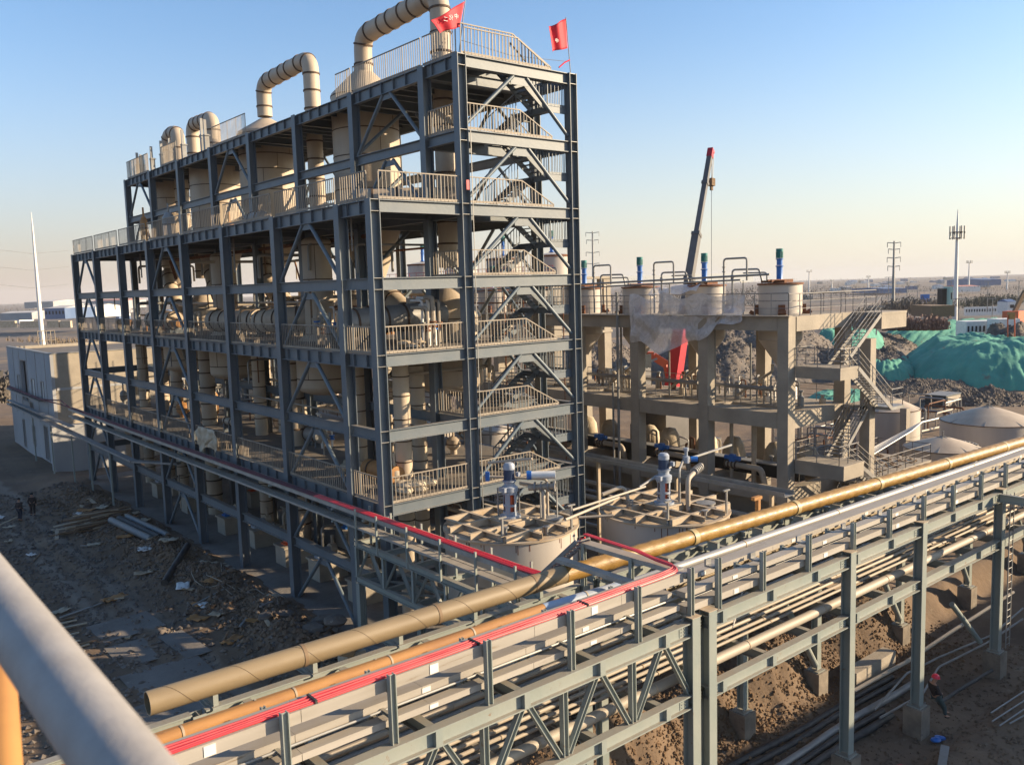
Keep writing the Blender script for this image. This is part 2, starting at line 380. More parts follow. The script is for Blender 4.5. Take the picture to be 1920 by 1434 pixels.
# clods and stones: nobody could count them
def clods(name, n, region, size, mt, seed, zoff=0):
    rnd = random.Random(seed); b = MB()
    base = [V(p) for p in ((0, 0, 1), (.9, 0, .1), (.28, .85, 0), (-.72, .5, .1), (-.7, -.55, -.05), (.3, -.85, .05), (0, 0, -.9))]
    fs = [(0, 1, 2), (0, 2, 3), (0, 3, 4), (0, 4, 5), (0, 5, 1), (6, 2, 1), (6, 3, 2), (6, 4, 3), (6, 5, 4), (6, 1, 5)]
    for _ in range(n):
        x, y = region(rnd); s_ = size*rnd.uniform(.35, 1)**2*2.2
        z = gh(x, y)+s_*.2+zoff; a = rnd.uniform(0, 6.3); ca, sa = cos(a), sin(a)
        vs = []
        for p in base:
            q = V((p.x*ca-p.y*sa, p.x*sa+p.y*ca, p.z*.7))*s_*rnd.uniform(.7, 1.25); vs.append((x+q.x, y+q.y, z+q.z))
        b.add(vs, fs, False)
    b.build(name, mt, kind='stuff', origin=(0, 0, 0))
clods('gravel', 9000, lambda r: (r.uniform(-16, -.9), -6+r.random()**1.1*56), .085, rubble_m, 1)
clods('stones', 16000, lambda r: (r.uniform(-6, 22), r.gauss(-12.9, 1.5)), .055, soil, 2)
clods('stones', 5000, lambda r: (r.uniform(2, 24), r.uniform(-24, -14)), .05, dirt, 3)
clods('stones', 5000, lambda r: (-1-abs(r.gauss(1.7, 1.2)), r.uniform(0, 46)), .11, dirt, 4)

# ------------------------------------------------------------------ rubble heaps and netted mounds far right
def heap(name, cx, cy, rx, ry, h, mt, rot=0, seed=0, rough=.25, n=60, z0=-.8, kind='structure', folds=0, rocks=0, **k):
    b = MB(); ca, sa = cos(rot), sin(rot)
    def P(u, v):
        x = (u*2-1)*1.25; y = (v*2-1)*1.25; r = hypot(x, y)
        e = max(0, 1-r*r/1.2)
        if folds:
            an = atan2(y, x); f_ = 1-abs(fbm(cos(an)*7+seed, sin(an)*7, r*1.1+seed, 3, 1.0)); e2 = min(1, e*1.5)**.75
            z = h*e2*(1+.14*fbm(x*1.6+seed, y*1.6, seed, 3, 1.3))+h*.16*(f_-.6)*(e > 0)*(1-.4*e)+.16*fbm(x*rx*.7, y*ry*.7, seed, 4, 1.2)+h*.10*fbm(x*3+seed, y*3, seed+2, 2, 1.4)
        else:
            w = 1-abs(noise.noise((x*4+seed, y*4, seed)))*1.6
            z = h*(e**.85)*(1+rough*1.1*fbm(x*2+seed, y*2, seed, 3, 1.3)+rough*.5*w)+.45*(e > 0)*fbm(x*rx*.5, y*ry*.5, seed+5, 5, 1.0)
        X, Y = x*rx, y*ry
        return (cx+X*ca-Y*sa, cy+X*sa+Y*ca, z0+z)
    b.grid(P, n, n); o = b.build(name, mt, kind=kind, ang=0, **k)
    if rocks:
        rn = random.Random(seed*7+1); q = MB()
        base = [V(p) for p in ((0, 0, 1), (.9, 0, .1), (.28, .85, 0), (-.72, .5, .1), (-.7, -.55, -.05), (.3, -.85, .05))]
        fs = [(0, 1, 2), (0, 2, 3), (0, 3, 4), (0, 4, 5), (0, 5, 1)]
        for _ in range(rocks):
            u, v = .5+rn.gauss(0, .21), .5+rn.gauss(0, .21)
            if hypot(u-.5, v-.5) > .43: continue
            p = V(P(u, v)); s_ = rn.uniform(.10, .6)**1.5*.62; a_ = rn.uniform(0, 6.3); c1, s1 = cos(a_), sin(a_)
            vs = []
            for w_ in base:
                m_ = s_*rn.uniform(.6, 1.3); vs.append((p.x+(w_.x*c1-w_.y*s1)*m_, p.y+(w_.x*s1+w_.y*c1)*m_, p.z+w_.z*m_))
            q.add(vs, fs, False)
        q.build('broken_stone', rubble_m, kind='stuff', origin=(cx, cy, 0))
    return o
def heap_at(px, py, z, *a, **k):
    p = onz(px, py, z); return heap(a[0], p.x, p.y, *a[1:], **k)
heap('rubble_heap', 118, 62, 26, 16, 8.5, rubble_m, .6, 1, .3, 90, rocks=7000)
heap('rubble_heap', 96, 56, 15, 11, 7.5, rubble_m, .5, 2, .3, 80, rocks=7000)
heap('rubble_heap', 90, 78, 18, 10, 6.5, rubble_m, .9, 3, .3, 70, rocks=7000)
heap('rubble_heap', 120, 44, 16, 12, 4.5, rubble_m, .4, 4, .3, 70, rocks=7000)
heap('rubble_heap', 102, 24, 13, 5, 1.9, rubble_m, -.1, 5, .3, 70, rocks=7000)
heap('rubble_heap', 97, 14, 9, 5, 1.9, rubble_m, -.3, 6, .3, 70, rocks=7000)
heap('rubble_heap', 150, 60, 30, 12, 5, rubble_m, .3, 7, .3, 70, rocks=7000)
def netmound(name, cx, cy, rx, ry, h, rot, seed, lab, n=90):
    heap(name, cx, cy, rx, ry, h, net, rot, seed, .15, n, z0=-.6, kind=None, folds=1, label=lab, cat='netted mound', group='earth mounds under green netting')
netmound('netted_mound', 133, 26, 22, 14, 6.0, .5, 11, 'largest green netted earth mound at the right edge, with creased slopes', 120)
netmound('netted_mound', 119, 38, 9.5, 5.5, 3.4, .4, 12, 'low rounded green netted mound in front and left of the largest one')
netmound('netted_mound', 140, 56, 17, 7, 6.6, .3, 13, 'green netted mound seen behind the concrete stair, left of the big mound')
netmound('netted_mound', 205, 64, 26, 8, 5.0, -.2, 14, 'long dark green netted bank behind the white container block')
heap('rubble_heap', 124, 40, 9, 4, 4.2, rubble_m, .4, 21, .3, 60, rocks=3000)
heap('rubble_heap', 150, 30, 14, 8, 6.4, rubble_m, .4, 22, .3, 60, rocks=3000)
netmound('netted_mound', 88, 28, 7, 4, 1.6, .2, 15, 'small green netted patch seen through the concrete stair landing')
# ================================================================== STEEL FRAME TOWER
H = 3.4
def LZ(k): return (k+1)*H
YK = [0, 2.875, 9.83, 16.785, 23.74, 30.695, 37.65, 44.6, 51.56, 54.2]
YC = YK[:9]
X0, X1, X2 = 0.0, 4.96, 12.06
TW = thing('steel_frame_tower', 'tall open dark blue-grey steel frame building with stair bay and railed decks', 'steel frame', (6, 26, 0))
for j, X in enumerate((X0, X1, X2)):
    for k, Y in enumerate(YC):
        top = LZ(5) if X == X0 else LZ(7)
        member('column', (X, Y, 0), (X, Y, top+.02), 'H', .46, .5, steel, TW, up=(1, 0, 0))
# stiffener plates where beams meet the columns seen from the front
st = MB().box((-.22, -.21, -.012), (.22, .21, .012)); st_me = None
for X, lv in ((X0, range(0, 6)), (X1, range(0, 8)), (X2, range(0, 8))):
    for l in lv:
        for dz in (0, -.5):
            M = Matrix.Translation((X, 0, LZ(l)-.03+dz))
            if st_me is None: st_me = st.build('stiffener', galv, TW); 
            else: clone('stiffener', st_me, TW, M)
def lbeam(p0, p1, h=.55, w=.28, nm='beam'):
    member(nm, (p0[0], p0[1], p0[2]-h/2), (p1[0], p1[1], p1[2]-h/2), 'H', w, h, steel, TW)
c = .25
for l in range(0, 8):
    z = LZ(l); main = l in (1, 3, 5, 7); h = .62 if main else .5
    for X in (X0, X1, X2):
        if X == X0 and l > 5: continue
        for k in range(8): lbeam((X, YC[k]+c, z), (X, YC[k+1]-c, z), h)
    for k in range(9):
        if l <= 5 : 
            if main or k in (0, 8): lbeam((X0+c, YC[k], z), (X1-c, YC[k], z), .55)
        if main or k in (0, 1, 8): lbeam((X1+c, YC[k], z), (X2-c, YC[k], z), .55)
# ground-level tie not needed; decks with joists below and stiffeners on the facade
for l in (1, 3, 5, 7):
    z = LZ(l); xa = X0 if l <= 5 else X1
    for k in range(8):
        y0, y1 = YC[k], YC[k+1]
        if k == 0:
            MB().box((xa+.02, y0+.16, z+.012), (8.3, y1-.004, z+.03)).build('deck_plate', deckm, TW)
        else:
            MB().box((xa+.02, y0+.002, z+.012), (X2-.02, y1-.002, z+.03)).build('deck_plate', deckm, TW)
        n = 2 if k == 0 else 5
        for i in range(1, n+1):
            y = y0+(y1-y0)*i/(n+1)
            member('joist', (xa+.2, y, z-.16), (X2-.2, y, z-.16), 'H', .16, .28, steel, TW)
    X = xa
    b = MB()
    y = .9
    while y < 51.3:
        if min(abs(y-q) for q in YC) > .35: b.box((X-.14, y-.012, z-.58), (X-.012, y+.012, z-.036))
        y += 1.16
    b.build('stiffener_row', steel, TW, kind='stuff')
for l in (2, 4, 6):   # stair bay floors between the decks
    z = LZ(l); MB().box((X1+.2, .16, z+.012), (8.3, YC[1]-.1, z+.03)).build('deck_plate', deckm, TW)
# braces ------------------------------------------------------------
def brace(p0, p1, r=.1, mt=steel2): member('brace', p0, p1, 'T', r, 10, mt, TW)
for l in range(0, 8):
    zt = LZ(l)-.62; zb = LZ(l-1)+.05 if l else .05
    # long facade, inverted V in three bays
    for k in (1, 4, 7):
        X = X0 if l <= 5 else X1; ya, yb = YC[k], YC[k+1]; ym = (ya+yb)/2
        for dy, y_ in ((-.35, ya+.3), (.35, yb-.3)): brace((X, ym+dy, zt), (X, y_, zb))
        MB().box((X-.014, ym-.55, zt-.28), (X+.014, ym+.55, zt+.001)).build('gusset', steel, TW)
        if l <= 7:
            for dy, y_ in ((-.35, ya+.3), (.35, yb-.3)): brace((X2, ym+dy, zt), (X2, y_, zb))
    # front face, stair bay
    if l >= 1:
        xm = (X1+X2)/2+.1
        for dx, x_ in ((-.4, X1+.3), (.45, X2-.3)): brace((xm+dx, 0, zt+.05), (x_, 0, zb+.25), .10, steel2)
        MB().box((xm-.55, -.014, zt-.35), (xm+.62, .014, zt+.06)).build('gusset', steel, TW)
        for dx, x_ in ((-.4, X1+.3), (.45, X2-.3)): brace((xm+dx, 9.83, zt), (x_, 9.83, zb+.25), .1)
# handrails ----------------------------------------------------------
def rail(p0, p1, h=1.2, parent=TW, sp=.2, mt=rebar, w=.028, toe=True, h1=None):
    """one panel of baluster railing between two points (may slope)"""
    p0 = V(p0); p1 = V(p1); L = (p1-p0).length; n = max(2, int(L/sp)); b = MB(); up = V((0, 0, 1))
    h1 = h if h1 is None else h1
    b.bar(p0+up*h, p1+up*h1, .055, .05); b.bar(p0+up*.1, p1+up*.1, .03, .03)
    if toe: b.bar(p0+up*.05+V((0, 0, .0)), p1+up*.05, .012, .1)
    for i in range(n+1):
        p = p0.lerp(p1, i/n); ww = w*1.5 if i % 8 == 0 else w
        j = random.uniform(-.025, .025); e = (p1-p0).normalized()*j
        b.bar(p, p+up*(h+(h1-h)*i/n-.02)+e, ww, ww, up=(1, 0, 0))
    return b.build('handrail', mt, parent)
for l in (1, 3, 5):
    z = LZ(l)+.03
    rail((X0+.3, -.08, z), (X1-.3, -.08, z))
    for k in range(8):
        Y_ = YC[k]; rail((X0-.1, Y_+.28, z), (X0-.1, YC[k+1]-.28, z), sp=.2 if k < 3 else .26)
for l in range(1, 8):
    z = LZ(l)+.03
    rail((X1+.3, -.08, z), (8.55, -.08, z)); rail((8.55, -.08, z), (10.6, -.08, z-.0), h=1.2) if False else None
    # sloping rail beside the front flight
    rail((8.6, -.02, z), (10.7, -.02, z), h=1.2, h1=.12)
    if l in (2, 4, 6): rail((X1-.05, .3, z), (X1-.05, 2.6, z))
    rail((10.55, .1, LZ(l)-1.7), (X2-.3, .1, LZ(l)-1.7), sp=.22, mt=steel)
    rail((X2-.12, .2, LZ(l)-1.7), (X2-.12, 2.7, LZ(l)-1.7), sp=.24, mt=steel)
    # stair
    for side, (ya, yb), (xa, za), (xb, zb) in ((0, (.28, 1.3), (8.3, LZ(l)), (10.55, LZ(l)-1.7)), (1, (1.55, 2.6), (10.55, LZ(l)-1.7), (8.3, LZ(l)-3.4))):
        fl = bpy.data.objects.new('stair_flight', MB().bar((xa, ya, za-.1), (xb, ya, zb-.1), .04, .3).bar((xa, yb, za-.1), (xb, yb, zb-.1), .04, .3).mesh('stair_flight', steel))
        put(fl, TW, Matrix.Identity(4))
        for i in range(9):
            t = (i+.5)/9; x = xa+(xb-xa)*t; zz = za+(zb-za)*(i+1)/10
            member('tread', (x, ya+.02, zz), (x, yb-.02, zz), 'B', .26, .035, steel, fl)
        rail((xa, ya if side == 0 else yb, za+.02), (xb, ya if side == 0 else yb, zb+.02), h=1.05, parent=fl, toe=False, sp=.24, mt=steel)
    bL = MB().box((10.55, .12, LZ(l)-1.7-.02), (X2-.24, 2.72, LZ(l)-1.7)); bL.box((10.55, .1, LZ(l)-2.02), (X2-.24, .14, LZ(l)-1.72)); bL.box((10.5, .14, LZ(l)-2.0), (10.54, 2.7, LZ(l)-1.72))
    bL.build('stair_landing', steel, TW)
    member('beam', (10.4, 2.875, LZ(l)-1.85), (X2-.25, 2.875, LZ(l)-1.85), 'H', .2, .3, steel, TW)
# roof rails
z = LZ(7)+.03
rail((X1+.1, -.06, z), (8.2, -.06, z), h=1.35); rail((8.2, -.06, z), (10.9, -.06, z-.0), h=1.35) if False else None
rail((8.2, -.06, z), (10.5, -.06, z), h=1.35, h1=.12)
rail((X1-.08, .1, z), (X1-.08, 2.8, z), h=1.35); rail((X1-.08, 3.0, z), (X1-.08, 9.6, z), h=1.35); rail((X1-.08, 9.9, z), (X1-.08, 10.3, z), h=1.35) 
rail((X1-.05, 10.3, z), (X1-.05, 11.6, z), h=1.35)
rail((X1-.08, 24.2, z), (X1-.08, 30.2, z), h=1.35); rail((X1-.08, 37.9, z), (X1-.08, 41.6, z), h=1.5, sp=.16); rail((X1-.08, 45.0, z), (X1-.08, 51.0, z), h=1.5, sp=.16)
rail((X1-.08, 52.0, z), (X1-.08, 56.0, z), h=1.5) if False else None
# rooftop posts with small davit plates
for (px, py, zt) in ((250, 283, 2.4), (258, 285, 2.2), (275, 268, 2.5), (309, 253, 2.6), (342, 238, 2.8), (383, 220, 2.8), (427, 200, 3.0), (437, 202, 3.0)):
    pass
for Y_, hh in ((49.6, 2.2), (48.6, 1.9), (45.6, 2.2), (43.0, 2.3), (40.9, 2.2), (37.8, 2.4), (33.6, 2.6), (32.9, 2.4)):
    o = MB().bar((X1+.5, Y_, z), (X1+.5, Y_, z+hh*.55), .34, .34, up=(1, 0, 0)).bar((X1+.45, Y_, z+hh*.5), (X1+.45, Y_, z+hh), .13, .2, up=(1, 0, 0)).box((X1+.3, Y_-.25, z+hh*.5), (X1+.75, Y_+.25, z+hh*.5+.06)).build('roof_post', galv, TW)
# lamp cable on front column, red tag
member('conduit', (X1+.32, -.3, .3), (X1+.32, -.3, LZ(6)), 'B', .03, .03, galv, TW)
MB().box((X1-.05, -.34, LZ(5)+.6), (X1+.12, -.3, LZ(5)+1.05)).build('fire_box', redb, TW)

# flags -------------------------------------------------------------
def textmesh(s_, size, M, mt, parent, name='lettering', ext=.004, flip=False):
    cu = bpy.data.curves.new('t', 'FONT'); cu.body = s_; cu.size = size; cu.extrude = ext; cu.align_x = 'CENTER'; cu.align_y = 'CENTER'; cu.resolution_u = 3
    o = bpy.data.objects.new('t', cu); COL.objects.link(o); bpy.context.view_layer.update()
    me = bpy.data.meshes.new_from_object(o.evaluated_get(bpy.context.evaluated_depsgraph_get())); bpy.data.objects.remove(o)
    if flip:
        for v in me.vertices: v.co.x = -v.co.x
    me.materials.clear(); me.materials.append(mt); me.name = name
    r = bpy.data.objects.new(name, me); return put(r, parent, M)
def flag(pole0, pole1, corners, lab, txt, tpx, tsz, depth):
    """corners: pixel outline lifted onto the plane Y=depth: top at pole, bottom at pole, bottom free, top free"""
    P = [ony(x, y, depth) for x, y in corners]; a = ony(*pole0, depth); e = ony(*pole1, depth)
    t = thing('flag', lab, 'flag', tuple(a), 'red flags on the steel tower')
    MB().tube([a, e], .022, 8).build('flag_pole', galv, t)
    b = MB()
    def PP(u, v):
        top = P[0].lerp(P[3], u); bot = P[1].lerp(P[2], u); p = top.lerp(bot, v)
        w = .16*sin(u*9+v*1.5)*u; return (p.x, p.y+w, p.z+.05*sin(u*7+v*3)*u)
    b.grid(PP, 18, 12); o = b.build('flag_cloth', flag_m, t, ang=0)
    md = o.modifiers.new('thick', 'SOLIDIFY'); md.thickness = .012
    for ch, (x, y) in zip(txt, tpx):
        p = ony(x, y, depth); M = Matrix.Translation(p+V((0, -.2, 0))) @ Matrix.Rotation(radians(90), 4, 'X')
        textmesh(ch, tsz, M, white, o, flip=True)
flag((857, 130), (873, -4), [(871, 3), (862, 51), (822, 63), (809, 39)], 'larger red flag with white mirrored lettering above the roof rail corner', '二化中', [(831, 39), (841, 36), (851, 34)], .25, 0)
flag((1070, 140), (1061, 33), [(1061, 35), (1064, 91), (1033, 98), (1031, 50)], 'smaller red flag on the far right corner column of the steel tower', '中', [(1039, 79)], .24, 0)
p = ony(1068, 113, 0); q = ony(1048, 127, 0)
MB().tube([p, p.lerp(q, .5)+V((0, 0, .05)), q], .035, 6).build('ribbon', redc, None, 'thin red ribbon tied below the smaller flag', 'ribbon')
# wire between flags
MB().tube([ony(862, 75, 0), ony(960, 105, 0), ony(1066, 116, 0)], .012, 4).build('roof_wire', galv, TW)
# ================================================================== PROCESS VESSELS AND DUCTS
XV = 8.5
def vessel(cx, cy, r, z0, z1, lab, cone_top=None, cone_bot=None, bands=(), rn=.5, n=36, name='evaporator_vessel', cat='vessel', group='tall beige vessels in the steel frame', mt=beige, head=False):
    """shell z0..z1; cone_top = height of top cone down to neck radius rn, cone_bot the same below"""
    t = thing(name, lab, cat, (cx, cy, z0), group)
    prof = [(r, 0), (r, z1-z0)]
    MB().lathe((cx, cy, z0), prof, n).build('shell', mt, t)
    if cone_top:
        pr_ = [(r, 0), (r*.985, .12)]
        pr_ += [(rn, cone_top)]
        MB().lathe((cx, cy, z1), pr_, n).build('cone_top', mt, t)
    elif head:
        MB().lathe((cx, cy, z1), [(r*cos(a), r*.35*sin(a)) for a in [i*pi/2/7 for i in range(8)]], n).build('domed_head', mt, t)
    else: MB().lathe((cx, cy, z1), [(r, 0), (r*.5, .1), (.01, .12)], n).build('lid', mt, t)
    if cone_bot: MB().lathe((cx, cy, z0), [(rn, -cone_bot), (r*.98, -.1), (r, 0)], n).build('cone_bottom', mt, t)
    else: MB().lathe((cx, cy, z0), [(.01, -r*.33)]+[(r*sin(a), -r*.33*cos(a)) for a in [i*pi/2/6 for i in range(1, 7)]], n).build('dished_bottom', mt, t)
    for zb in bands: ring(t, (cx, cy, zb), (0, 0, 1), r, .06, .035)
    sm = MB()
    for k, zb in enumerate(list(bands)[:-1]):
        a = 3.6+.5*k; 
        sm.bar((cx+cos(a)*(r+.004), cy+sin(a)*(r+.004), zb), (cx+cos(a)*(r+.004), cy+sin(a)*(r+.004), list(bands)[k+1]), .03, .02, up=(1, 0, 0))
    sm.build('seam', band_m, t)
    return t
def duct(pts, r, lab, R=1.0, mt=beige, every=1.15, name='vapour_duct', cat='duct', group=None, n=20, bands=True, parent=None, k=7):
    P = fillet(pts, R, k); t = parent or thing(name, lab, cat, tuple(P[0]), group)
    MB().tube(P, r, n).build('pipe_run', mt, t)
    if bands:
        acc = 0; nxt = every*.6
        for i in range(len(P)-1):
            L = (P[i+1]-P[i]).length
            while acc+L > nxt:
                u = (nxt-acc)/L; ring(t, P[i].lerp(P[i+1], u), P[i+1]-P[i], r, .10 if r > .5 else .06, .05 if r > .5 else .03); nxt += every*random.uniform(.8, 1.25)
            acc += L
    return t
G1 = 'beige gooseneck ducts above the roof deck'
VG = 'tall beige vessels in the steel frame'
vessel(XV, 14.6, 2.05, 20.6, 28.3, 'largest tall beige vessel with conical top, nearest the stair tower, gooseneck rising from it', 1.6, 4.2, (21, 22.6, 24.6, 26.2, 27.2, 28.25), rn=.5)
vessel(XV, 28.9, 2.1, 21.2, 28.2, 'beige vessel with conical top, second from the stair tower', 1.1, 4.2, (22, 24, 25.5, 26.6, 28.1), rn=.47)
vessel(XV, 39.4, 2.05, 20.6, 27.2, 'beige vessel third from the stair tower, top hidden by the roof deck', 1.4, 4, (22, 24, 25.5), rn=.45)
vessel(XV, 50.4, 1.6, 20.6, 27.0, 'beige vessel farthest from the stair tower', 1.2, 4, (22, 24, 25.5), rn=.45)
duct([(XV, 14.5, 29.5), (XV, 14.5, 31.9), (XV, 6.3, 32.25), (XV, 6.3, 17.6)], .55, 'highest beige gooseneck duct, nearest the flags, dropping through the decks', .95, group=G1, every=1.2)
duct([(XV, 29, 29.5), (XV, 29, 31.9), (XV, 21.4, 32.1), (XV, 21.4, 17.6)], .54, 'middle beige gooseneck duct, left of the highest one', .95, group=G1, every=1.2)
duct([(XV, 39.2, 28.3), (XV, 39.2, 31.1), (XV, 43.9, 31.25), (XV, 43.9, 18)], .56, 'short beige gooseneck duct, third from the stair tower', .9, group=G1, every=1.2)
duct([(XV, 50.4, 28.0), (XV, 50.2, 31.3), (XV, 47.6, 31.3), (XV, 47.6, 24)], .6, 'beige gooseneck duct stub farthest along the roof', .9, group=G1, every=1.2)
# slanting ducts below the decks from each cone into the lower vessels
G2 = 'slanting ducts under the upper deck'
for i, (ya, yb) in enumerate(((14.6, 8.5), (28.9, 22.8), (39.4, 34.2), (50.0, 45.5))):
    duct([(XV-1.2, ya-.8, 18.6), (XV-1.6, ya-2.6, 17.0), (XV-1.6, yb, 15.2), (XV-1.6, yb, 12.2)], .62, f'slanting beige duct dropping from the {ORD[i]} vessel from the stair tower', .9, group=G2)
# lower vessels (big, with dark cone, and slim standpipes)
G3 = 'lower beige vessels between the middle decks'
vessel(XV-.2, 6.3, 1.85, 11.2, 14.9, 'squat lower vessel with conical shoulders behind the front corner column', 1.9, None, (12, 13.4, 14.8), rn=.6, group=G3)
vessel(XV, 21.4, 1.9, 10.5, 14.6, 'squat lower vessel below the middle gooseneck', 2.3, None, (11.6, 13.2, 14.5), rn=.6, group=G3)
vessel(XV, 43.9, 1.9, 10.5, 14.6, 'squat lower vessel below the short gooseneck', 2.3, None, (11.6, 13.2, 14.5), rn=.6, group=G3)
vessel(4.2, 13.6, .85, 13.6, 19.4, 'slim vertical beige heater between the first two facade braces, with sight glasses', None, 1.5, (14, 17.2, 19.2), rn=.35, group=G3, head=True)
vessel(4.2, 28.0, .85, 13.6, 19.2, 'slim vertical beige heater behind the fourth facade column', None, 1.5, (14, 17.2, 19.2), rn=.35, group=G3, head=True)
vessel(4.4, 13.6, 1.7, 10.9, 13.4, 'wide low beige separator on the middle deck near the front corner', .8, None, (11.4, 13.2), rn=.8, group=G3)
vessel(4.4, 27.8, 1.6, 10.9, 13.4, 'wide low beige separator on the middle deck behind the fourth column', .8, None, (11.4, 13.2), rn=.8, group=G3)
vessel(4.4, 37.8, 1.6, 10.9, 13.2, 'wide low beige separator on the middle deck behind the sixth column', .8, None, (11.4, 13.2), rn=.8, group=G3)
# horizontal ducts on the middle deck
G4 = 'horizontal ducts on the decks'
HD = duct([(1.2, 5.2, 14.85), (3.9, 5.0, 15.0), (6.9, 4.9, 15.1)], .68, 'grey dusty horizontal duct end on above the front handrail of the middle deck', .4, group=G4, mt=galv, every=.9)
duct([(3.0, 6.3, 21.05), (7.2, 3.6, 21.05)], .6, 'beige duct lying on the upper deck behind the front handrail', .4, group=G4)
duct([(3.2, 19.6, 14.7), (3.0, 16.0, 14.9), (6.4, 13.6, 14.9)], .75, 'short beige elbow duct at the middle deck, left of the front corner', .9, group=G4)
duct([(2.6, 26.2, 14.7), (3.4, 20.4, 14.75)], .72, 'beige horizontal duct running behind the third facade bay', .6, group=G4)
duct([(3.0, 40.8, 14.6), (3.2, 35.8, 14.6)], .7, 'beige horizontal duct behind the fifth facade bay', .6, group=G4)
# tall standpipes down to the ground deck
G5 = 'vertical standpipes in the steel frame'
for i, (x, y, r_, z0, z1) in enumerate(((3.2, 3.4, .42, 0, 13.6), (6.6, 8.4, .68, 6.85, 13.4), (5.6, 5.6, .40, 0, 16), (4.0, 9.2, .4, 0, 13.6), (4.2, 17.6, .58, 0, 13.6), (4.2, 23.0, .42, 0, 13.6), (3.6, 31.0, .55, 0, 13.6), (3.8, 38.5, .45, 0, 13.6), (3.8, 42.0, .5, 0, 13.6), (3.6, 46.5, .45, 0, 13.6), (9.4, 18.5, .5, 0, 17), (9.2, 33.5, .5, 0, 17), (9.4, 26.0, .45, 0, 17))):
    duct([(x, y, z0), (x, y, z1)], r_, f'{"wide" if r_ > .5 else "narrow"} beige standpipe in the steel frame, {ORD[min(i, 11)]} counting back from the front' if i < 10 else f'beige standpipe in the rear row of the frame, {ORD[i-10]} from the front', .5, group=G5, name='standpipe', cat='pipe', every=1.0)
# clutter: pipe headers running the length of the floors, pumps, small verticals
G6 = 'long thin process pipes inside the steel frame'
rp = random.Random(5)
k = 0
LN = ['lowest', 'second', 'third', 'fourth', 'fifth', 'upper', 'seventh', 'roof']
for z_, n_, lv_ in ((LZ(2)-.9, 6, 2), (LZ(4)-1.0, 5, 4), (LZ(3)-.9, 5, 3), (LZ(0)-.2, 4, 0), (LZ(5)-1.3, 3, 5)):
    for i in range(n_):
        mt_, cn_ = rp.choice(((pipe_b, 'beige'), (galv, 'grey'), (pipe_b, 'beige'), (rust, 'rusty')))
        x = rp.uniform(2.5, 11.5); y0 = rp.uniform(3, 14); y1 = y0+rp.uniform(14, 34); r_ = rp.uniform(.05, .13)
        zz = z_+rp.uniform(-.5, .4); k += 1
        duct([(x, y0, zz-1.2), (x, y0, zz), (x, min(y1, 51), zz), (x+.4, min(y1, 51), zz-1.6)], r_, f'{cn_} process pipe running along inside the frame under the {LN[lv_]} floor, {ORD[i]} of its level', .25, group=G6, name='process_pipe', cat='pipe', bands=False, n=8, k=3, mt=mt_)
for l in range(0, 6):
    for i in range(7):
        y = 3+(i+rp.uniform(.1, .9))*6.7; mt_, cn_ = rp.choice(((pipe_b, 'beige'), (galv, 'grey'), (pipe_b, 'beige'))); z_ = LZ(l)-rp.uniform(.7, 1.6); r_ = rp.uniform(.05, .12); x0 = rp.uniform(1.5, 5); x1 = x0+rp.uniform(4, 7)
        duct([(x0, y, z_-1.5), (x0, y, z_), (x1, y, z_), (x1, y, z_-1.4)], r_, f'short {cn_} cross pipe under the {LN[l]} floor of the frame, {ORD[i]} from the front', .25, group='short cross pipes inside the steel frame', name='cross_pipe', cat='pipe', bands=False, n=8, k=3, mt=mt_)
# rear scaffolding catching the sun, seen through the frame
G7 = 'scaffold frames behind the steel tower'
for i, (x, y0, y1, zt) in enumerate(((15.2, 6, 15, 16.5), (15.4, 17, 27, 16.0), (15.2, 29, 40, 16), (15.2, 42, 52, 15))):
    t = thing('scaffold', f'thin tube scaffold with pipes behind the steel tower, {ORD[i]} from the front', 'scaffold', (x, (y0+y1)/2, 0), G7)
    y = y0
    while y <= y1:
        for xx in (x, x+1.6): member('upright', (xx, y, 0), (xx, y, zt), 'T', .035, 6, rust if rp.random() < .5 else galv, t)
        y += 1.9
    zz = 1.8
    while zz < zt:
        for xx in (x, x+1.6): member('ledger', (xx, y0, zz), (xx, y1, zz), 'T', .03, 6, rust if rp.random() < .5 else galv, t)
        zz += 1.7
# pumps and plinths on the ground floor
t0 = None
for i, (x, y) in enumerate(((2.6, 6.5), (2.8, 11.5), (2.6, 15.5), (2.8, 20.5), (2.6, 25), (2.8, 33), (2.8, 40), (7, 9), (7, 16), (7, 24), (7, 31))):
    MB().box((x-.9, y-.7, 0), (x+.9, y+.7, 1.1)).box((x-1.0, y-.8, 1.1), (x+1.0, y+.8, 1.22)).build('pump_plinth', conc, None, f'{"front" if x < 5 else "rear"} row concrete pump plinth on the ground slab, {ORD[i if i < 7 else i-7]} from the front', 'plinth', 'concrete plinths under the steel frame')
    pt = thing('pump', f'{"front" if x < 5 else "rear"} row pump with motor on its concrete plinth, {ORD[i if i < 7 else i-7]} from the front', 'pump', (x, y, 1.22), 'pumps on plinths under the steel frame')
    MB().tube([(x-.6, y, 1.55), (x+.1, y, 1.55)], .24, 12).box((x-.7, y-.3, 1.22), (x+.7, y+.3, 1.32)).build('motor', rp.choice((blue_m, grey_m, orange_m)), pt)
    MB().tube([(x+.15, y, 1.6), (x+.5, y, 1.6)], .33, 14).tube([(x+.35, y, 1.6), (x+.35, y, 2.4)], .1, 8).build('pump_casing', pipe_b, pt)
